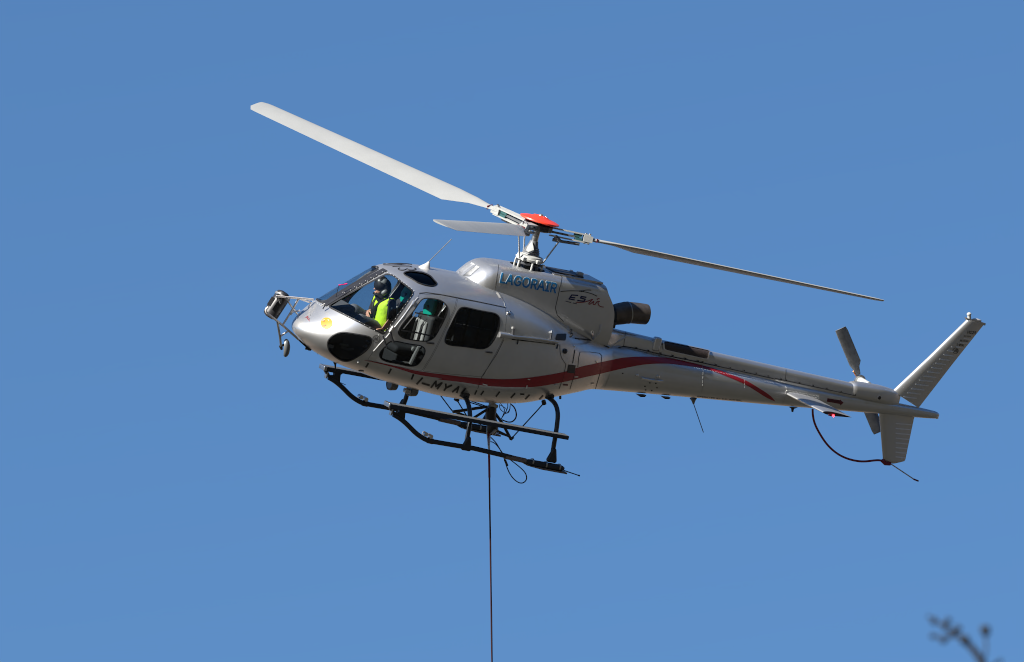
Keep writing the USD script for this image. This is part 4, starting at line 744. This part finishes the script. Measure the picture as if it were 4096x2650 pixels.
for l in ([(985, 1165), (1060, 1180), (1085, 1178)], [(1000, 1200), (1090, 1230), (1150, 1222)], [(1310, 1120), (1335, 1150), (1350, 1140)], [(1270, 1200), (1330, 1185)]): part('pedal', tube(at(1, l, .45), .018, 8), 'belt_grey', HELI)
# ---------------------------------------------------------------- the pilot
PM = HM.copy(); PIL = thing('person', 'pilot in yellow safety vest and dark helmet, sitting behind the windscreen', 'person', PM)
J = {k: np.array(v, float) for k, v in dict(head=(2.085, -.345, -1.345), neck=(2.005, -.335, -1.465), chest=(1.965, -.335, -1.60), belly=(1.94, -.33, -1.80), hip=(1.91, -.33, -1.945), ls=(1.965, -.145, -1.52), rs=(2.015, -.545, -1.525), le=(1.93, -.10, -1.745), lw=(2.035, -.085, -1.915), re=(2.0, -.62, -1.76), rw=(2.165, -.43, -1.755), lh=(1.95, -.235, -1.955), rh=(1.95, -.43, -1.955), lk=(2.38, -.20, -1.845), rk=(2.40, -.44, -1.775), la=(2.72, -.22, -2.24), ra=(2.74, -.44, -2.22), lt=(2.90, -.22, -2.27), rt=(2.92, -.44, -2.25)).items()}
def limb(a, b, ra, rb): return hulls([J[a] if isinstance(a, str) else a, J[b] if isinstance(b, str) else b], [ra, rb], 18)
def torso(g): return union([hulls([J['ls'], J['rs'], J['chest'] + [.03, -.09, -.02], J['chest'] + [.03, .09, -.02], J['belly'] + [.02, .1, 0], J['belly'] + [.02, -.1, 0]], np.array([.06, .06, .115, .115, .115, .115]) + g, 18), hulls([J['belly'] + [.02, .08, 0], J['belly'] + [.02, -.08, 0], J['hip'] + [0, .09, 0], J['hip'] + [0, -.09, 0]], np.array([.115, .115, .115, .115]) + g, 18)])
def hand(w, d, side, curl):
    """palm, four bent fingers of unequal length and a thumb"""
    d = d / np.linalg.norm(d); s = np.cross(d, side); s /= np.linalg.norm(s); pal = w + d * .045; o = [hulls([w, w + d * .085 + s * .03, w + d * .085 - s * .03], [.026, .019, .019], 12)]
    for i, (off, L) in enumerate(((.033, .072), (.012, .082), (-.011, .077), (-.032, .060))):
        b = w + d * .088 + s * off; m = b + d * L * .45 + side * curl * .4 * L; e = m + d * L * .15 + side * curl * .55 * L; o += [hulls([b, m], [.0105, .0095], 10), hulls([m, e], [.0095, .008], 10)]
    t0 = w + d * .03 + s * .03; t1 = t0 + s * .03 + d * .03 + side * curl * .02; o += [hulls([t0, t1], [.014, .012], 10), hulls([t1, t1 + d * .03 + side * curl * .025], [.012, .010], 10)]
    return union(o)
def soft(m, el, it=6):
    v, f, _ = meshkit.arrays(m.refine_to_length(el)); t = trimesh.Trimesh(v, f, process=True); trimesh.smoothing.filter_taubin(t, iterations=it); return t
body = union([torso(-.012), limb('neck', 'head', .055, .06), limb('chest', 'neck', .08, .055), hulls([J['head'], J['head'] + [.045, 0, -.075], J['head'] + [.03, 0, .04]], [.09, .045, .075], 20), hulls([J['head'] + [.095, 0, -.01], J['head'] + [.118, 0, -.04]], [.010, .013], 10), hulls([J['head'] + [.088, -.02, -.085], J['head'] + [.088, .02, -.085]], [.011, .011], 10),
    limb('ls', 'le', .050, .042), limb('le', 'lw', .042, .028), limb('rs', 're', .050, .042), limb('re', 'rw', .042, .028), limb('lh', 'lk', .082, .058), limb('lk', 'la', .055, .042), limb('rh', 'rk', .082, .058), limb('rk', 'ra', .055, .042), limb('la', 'lt', .045, .035), limb('ra', 'rt', .045, .035),
    hand(J['lw'], np.array([.10, .02, -.05]), np.array([0, -.5, -.85]), 1.), hand(J['rw'], np.array([.05, .07, -.02]), np.array([-.3, .8, -.5]), 1.)])
part('body', soft(body, .018, 4), 'skin', PIL, smooth=60)
shirt = union([torso(.0), limb('ls', J['ls'] * .12 + J['le'] * .88, .064, .066), limb('rs', J['rs'] * .12 + J['re'] * .88, .064, .066), limb('chest', J['neck'] + [0, 0, -.005], .09, .066)]); part('shirt', soft(shirt, .025, 6), 'shirt_dark', PIL, smooth=60)
vv = union([hulls([J['ls'] + [0, -.025, .012], J['rs'] + [0, .025, .012], J['chest'] + [.035, -.09, -.02], J['chest'] + [.035, .09, -.02], J['belly'] + [.025, .1, -.02], J['belly'] + [.025, -.1, -.02]], [.066, .066, .128, .128, .130, .130], 18), hulls([J['belly'] + [.02, .1, 0], J['belly'] + [.02, -.1, 0], J['hip'] + [.0, .1, .03], J['hip'] + [.0, -.1, .03]], [.130, .130, .128, .128], 18)])
vv = vv - hulls([J['neck'] + [.0, 0, .0], J['chest'] + [.17, 0, .055]], [.068, .03], 14) - limb('ls', 'le', .072, .08) - limb('rs', 're', .072, .08)
part('vest', soft(vv, .022, 5), 'vest', PIL, smooth=60)
part('trousers', soft(union([limb('lh', 'lk', .098, .082), limb('lk', 'la', .080, .062), limb('rh', 'rk', .105, .105), limb('rk', 'ra', .100, .066), limb('lh', 'rh', .115, .115)]), .03, 6), 'trousers', PIL, smooth=60)
for y in (1, -1): part('boot', soft(limb('la' if y > 0 else 'ra', 'lt' if y > 0 else 'rt', .052, .042), .02, 3), 'black_trim', PIL)
hc = J['head'] + [-.012, 0, .025]; hel = hulls([hc, hc + [.035, 0, .02], hc + [-.03, 0, -.05], hc + [-.02, .035, -.045], hc + [-.02, -.035, -.045]], [.122, .110, .110, .098, .098], 28) - hulls([hc + [.16, 0, -.13], hc + [.10, 0, -.09], hc + [.12, 0, -.2]], [.085, .085, .085], 20)
HEL = part('helmet', soft(hel, .02, 4), 'helmet', PIL, smooth=60)
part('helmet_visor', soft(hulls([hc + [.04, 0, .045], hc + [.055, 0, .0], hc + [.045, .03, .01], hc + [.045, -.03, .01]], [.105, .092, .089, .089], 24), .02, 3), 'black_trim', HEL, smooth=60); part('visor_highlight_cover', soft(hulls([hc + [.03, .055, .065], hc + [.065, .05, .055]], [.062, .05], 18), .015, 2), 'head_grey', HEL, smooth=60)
part('ear_cup', hulls([hc + [.0, .105, -.06], hc + [.02, .105, -.085]], [.045, .04], 16), 'head_grey', HEL); part('dark_glasses', rbox((.03, .13, .035), J['head'] + [.088, 0, .005], .012, 10), 'black_trim', PIL)
part('microphone', tube(sm([hc + [.02, .11, -.09], hc + [.10, .09, -.125], hc + [.135, .02, -.125]], False, 5), [.008] * 10 + [.018], 8), 'black_trim', HEL)
part('face_mask', soft(hulls([J['neck'] + [.05, 0, .01], J['neck'] + [.07, 0, -.04], J['head'] + [.07, 0, -.105]], [.07, .065, .035], 16), .02, 3), 'shirt_dark', PIL, smooth=60)
def strap(pts, w=.025):
    p = sm(np.array(pts), False, 6); part('harness_strap', tube(p, w, 8), 'black_trim', PIL)
c = J['chest']; strap([J['ls'] + [.0, -.05, .075], c + [.15, .075, .03], c + [.178, .045, -.09], J['belly'] + [.175, -.01, -.01]]); strap([J['rs'] + [.01, .10, .07], c + [.155, -.07, .02], c + [.178, -.03, -.09], J['belly'] + [.175, -.01, -.01]])
part('harness_buckle', rbox((.03, .06, .06), J['belly'] + [.18, -.01, -.02], .01, 8), 'steel', PIL); part('helmet_cord', tube(sm([hc + [-.06, .12, -.10], J['ls'] + [.06, .01, .01], c + [.10, .155, -.10], J['belly'] + [.10, .14, -.02], J['hip'] + [.10, .15, .0]], False, 6), .010, 6), 'black_trim', PIL)
part('shoulder_badge', rbox((.02, .02, .03), J['ls'] + [.02, .065, -.06], .006, 6), 'letter_halo', PIL)

# ---------------------------------------------------------------- the long line
a = A_ROT @ at('P', [(1955, 1718)], 0.)[0] + A_POS; b = A_ROT @ at('P', [(1968, 2650)], 0.)[0] + A_POS; d = (b - a) / (a[2] - b[2]); end = a + d * (a[2] - 1.2)
CB = thing('sling_cable', 'long dark red line hanging straight down from the hook under the helicopter', 'cable', np.array([[1, 0, 0, a[0]], [0, 1, 0, a[1]], [0, 0, 1, a[2]], [0, 0, 0, 1]]))
part('rope', tube([(0, 0, 0), *(list((end - a) * t) for t in (.02, .1, .3, .6, 1))], .0125, 8), 'cable', CB); part('red_sleeve', tube([(0, 0, -.05), tuple(d * .62)], .0165, 8), 'hose_red', CB); part('shackle', union([tube([(-.02, 0, .08), (-.025, 0, -.05), (-.002, 0, -.32)], .009, 8), tube([(.03, 0, .08), (.025, 0, -.05), (.004, 0, -.32)], .009, 8)]), 'steel', CB); part('end_hook', lathe([(0, .02), (.05, .06), (.2, .06), (.25, .02)], end - a, end - a - [0, 0, 1]), 'steel', CB)

# ---------------------------------------------------------------- bare tree in front, far out of focus
TD = 40.
def tw_(p, dd=0.): p = Z(8, [p])[0]; v = CW @ (ray(*p) / np.linalg.norm(ray(*p))); return EYE + v * (TD + dd)
base = tw_((1900, 3000)); root = np.array([base[0] + .9, base[1] + .2, 0.])
TM = np.eye(4); TM[:3, 3] = root; TR = thing('tree', 'bare dark twig tips of a treetop, blurred, at the lower right corner', 'tree', TM)
def wood(name, pts, r, m='bark', par=TR): return part(name, tube(np.array(pts) - root, r, 8), m, par)
top = tw_((1790, 1400)); fork = base + [.25, 0, -1.2]
TRUNK = wood('trunk', [root, root * .6 + fork * .4 + [.12, 0, 0], fork], [.16, .12, .05])
LIMB = wood('limb', sm([fork, base, tw_((1830, 1900)), top], False, 4), np.linspace(.05, .016, 13))
M1 = wood('twig', sm([top, tw_((1700, 1190)), tw_((1600, 1030)), tw_((1480, 900)), tw_((1395, 815))], False, 4), np.linspace(.014, .0105, 17), par=LIMB)
for pts in ([(1400, 815), (1300, 790), (1180, 800), (1090, 840)], [(1400, 815), (1320, 740), (1220, 720), (1110, 620), (1000, 560), (860, 465)], [(1290, 700), (1330, 655)], [(1110, 620), (1170, 540)], [(1100, 840), (1000, 790), (920, 780)], [(1730, 1190), (1775, 1000), (1770, 850), (1765, 695)], [(1790, 1400), (1900, 1250), (2000, 1180)]):
    wood('twig', sm([tw_(p, .05 * i) for i, p in enumerate(pts)], False, 4) if len(pts) > 2 else [tw_(p) for p in pts], .0042, par=LIMB)
for c, r in (((950, 540), .013), ((1110, 620), .014), ((1170, 530), .011), ((1330, 655), .012), ((1225, 725), .013), ((930, 780), .011), ((1095, 835), .013), ((1430, 840), .018), ((1765, 695), .019), ((2000, 1185), .008), ((860, 470), .006)):
    o = of_trimesh(trimesh.creation.icosphere(2, r)).warp_batch(lambda v: np.asarray(v) * (1 + .5 * (meshkit.noise(np.asarray(v) * 90 + c[0]) - .5))[:, None]); part('leaf_bud', o.translate(tuple(tw_(c) - root)), 'leaf_bud', LIMB)
for i in range(6):
    a_ = i * 1.05; s0 = root * (.55 - .05 * i) + fork * (.45 + .05 * i); e = s0 + [1.2 * math.cos(a_), 1.2 * math.sin(a_), .25 - .05 * i]; wood('limb', sm([s0, s0 * .5 + e * .5 + [0, 0, .1], e], False, 4), np.linspace(.035, .008, 9))
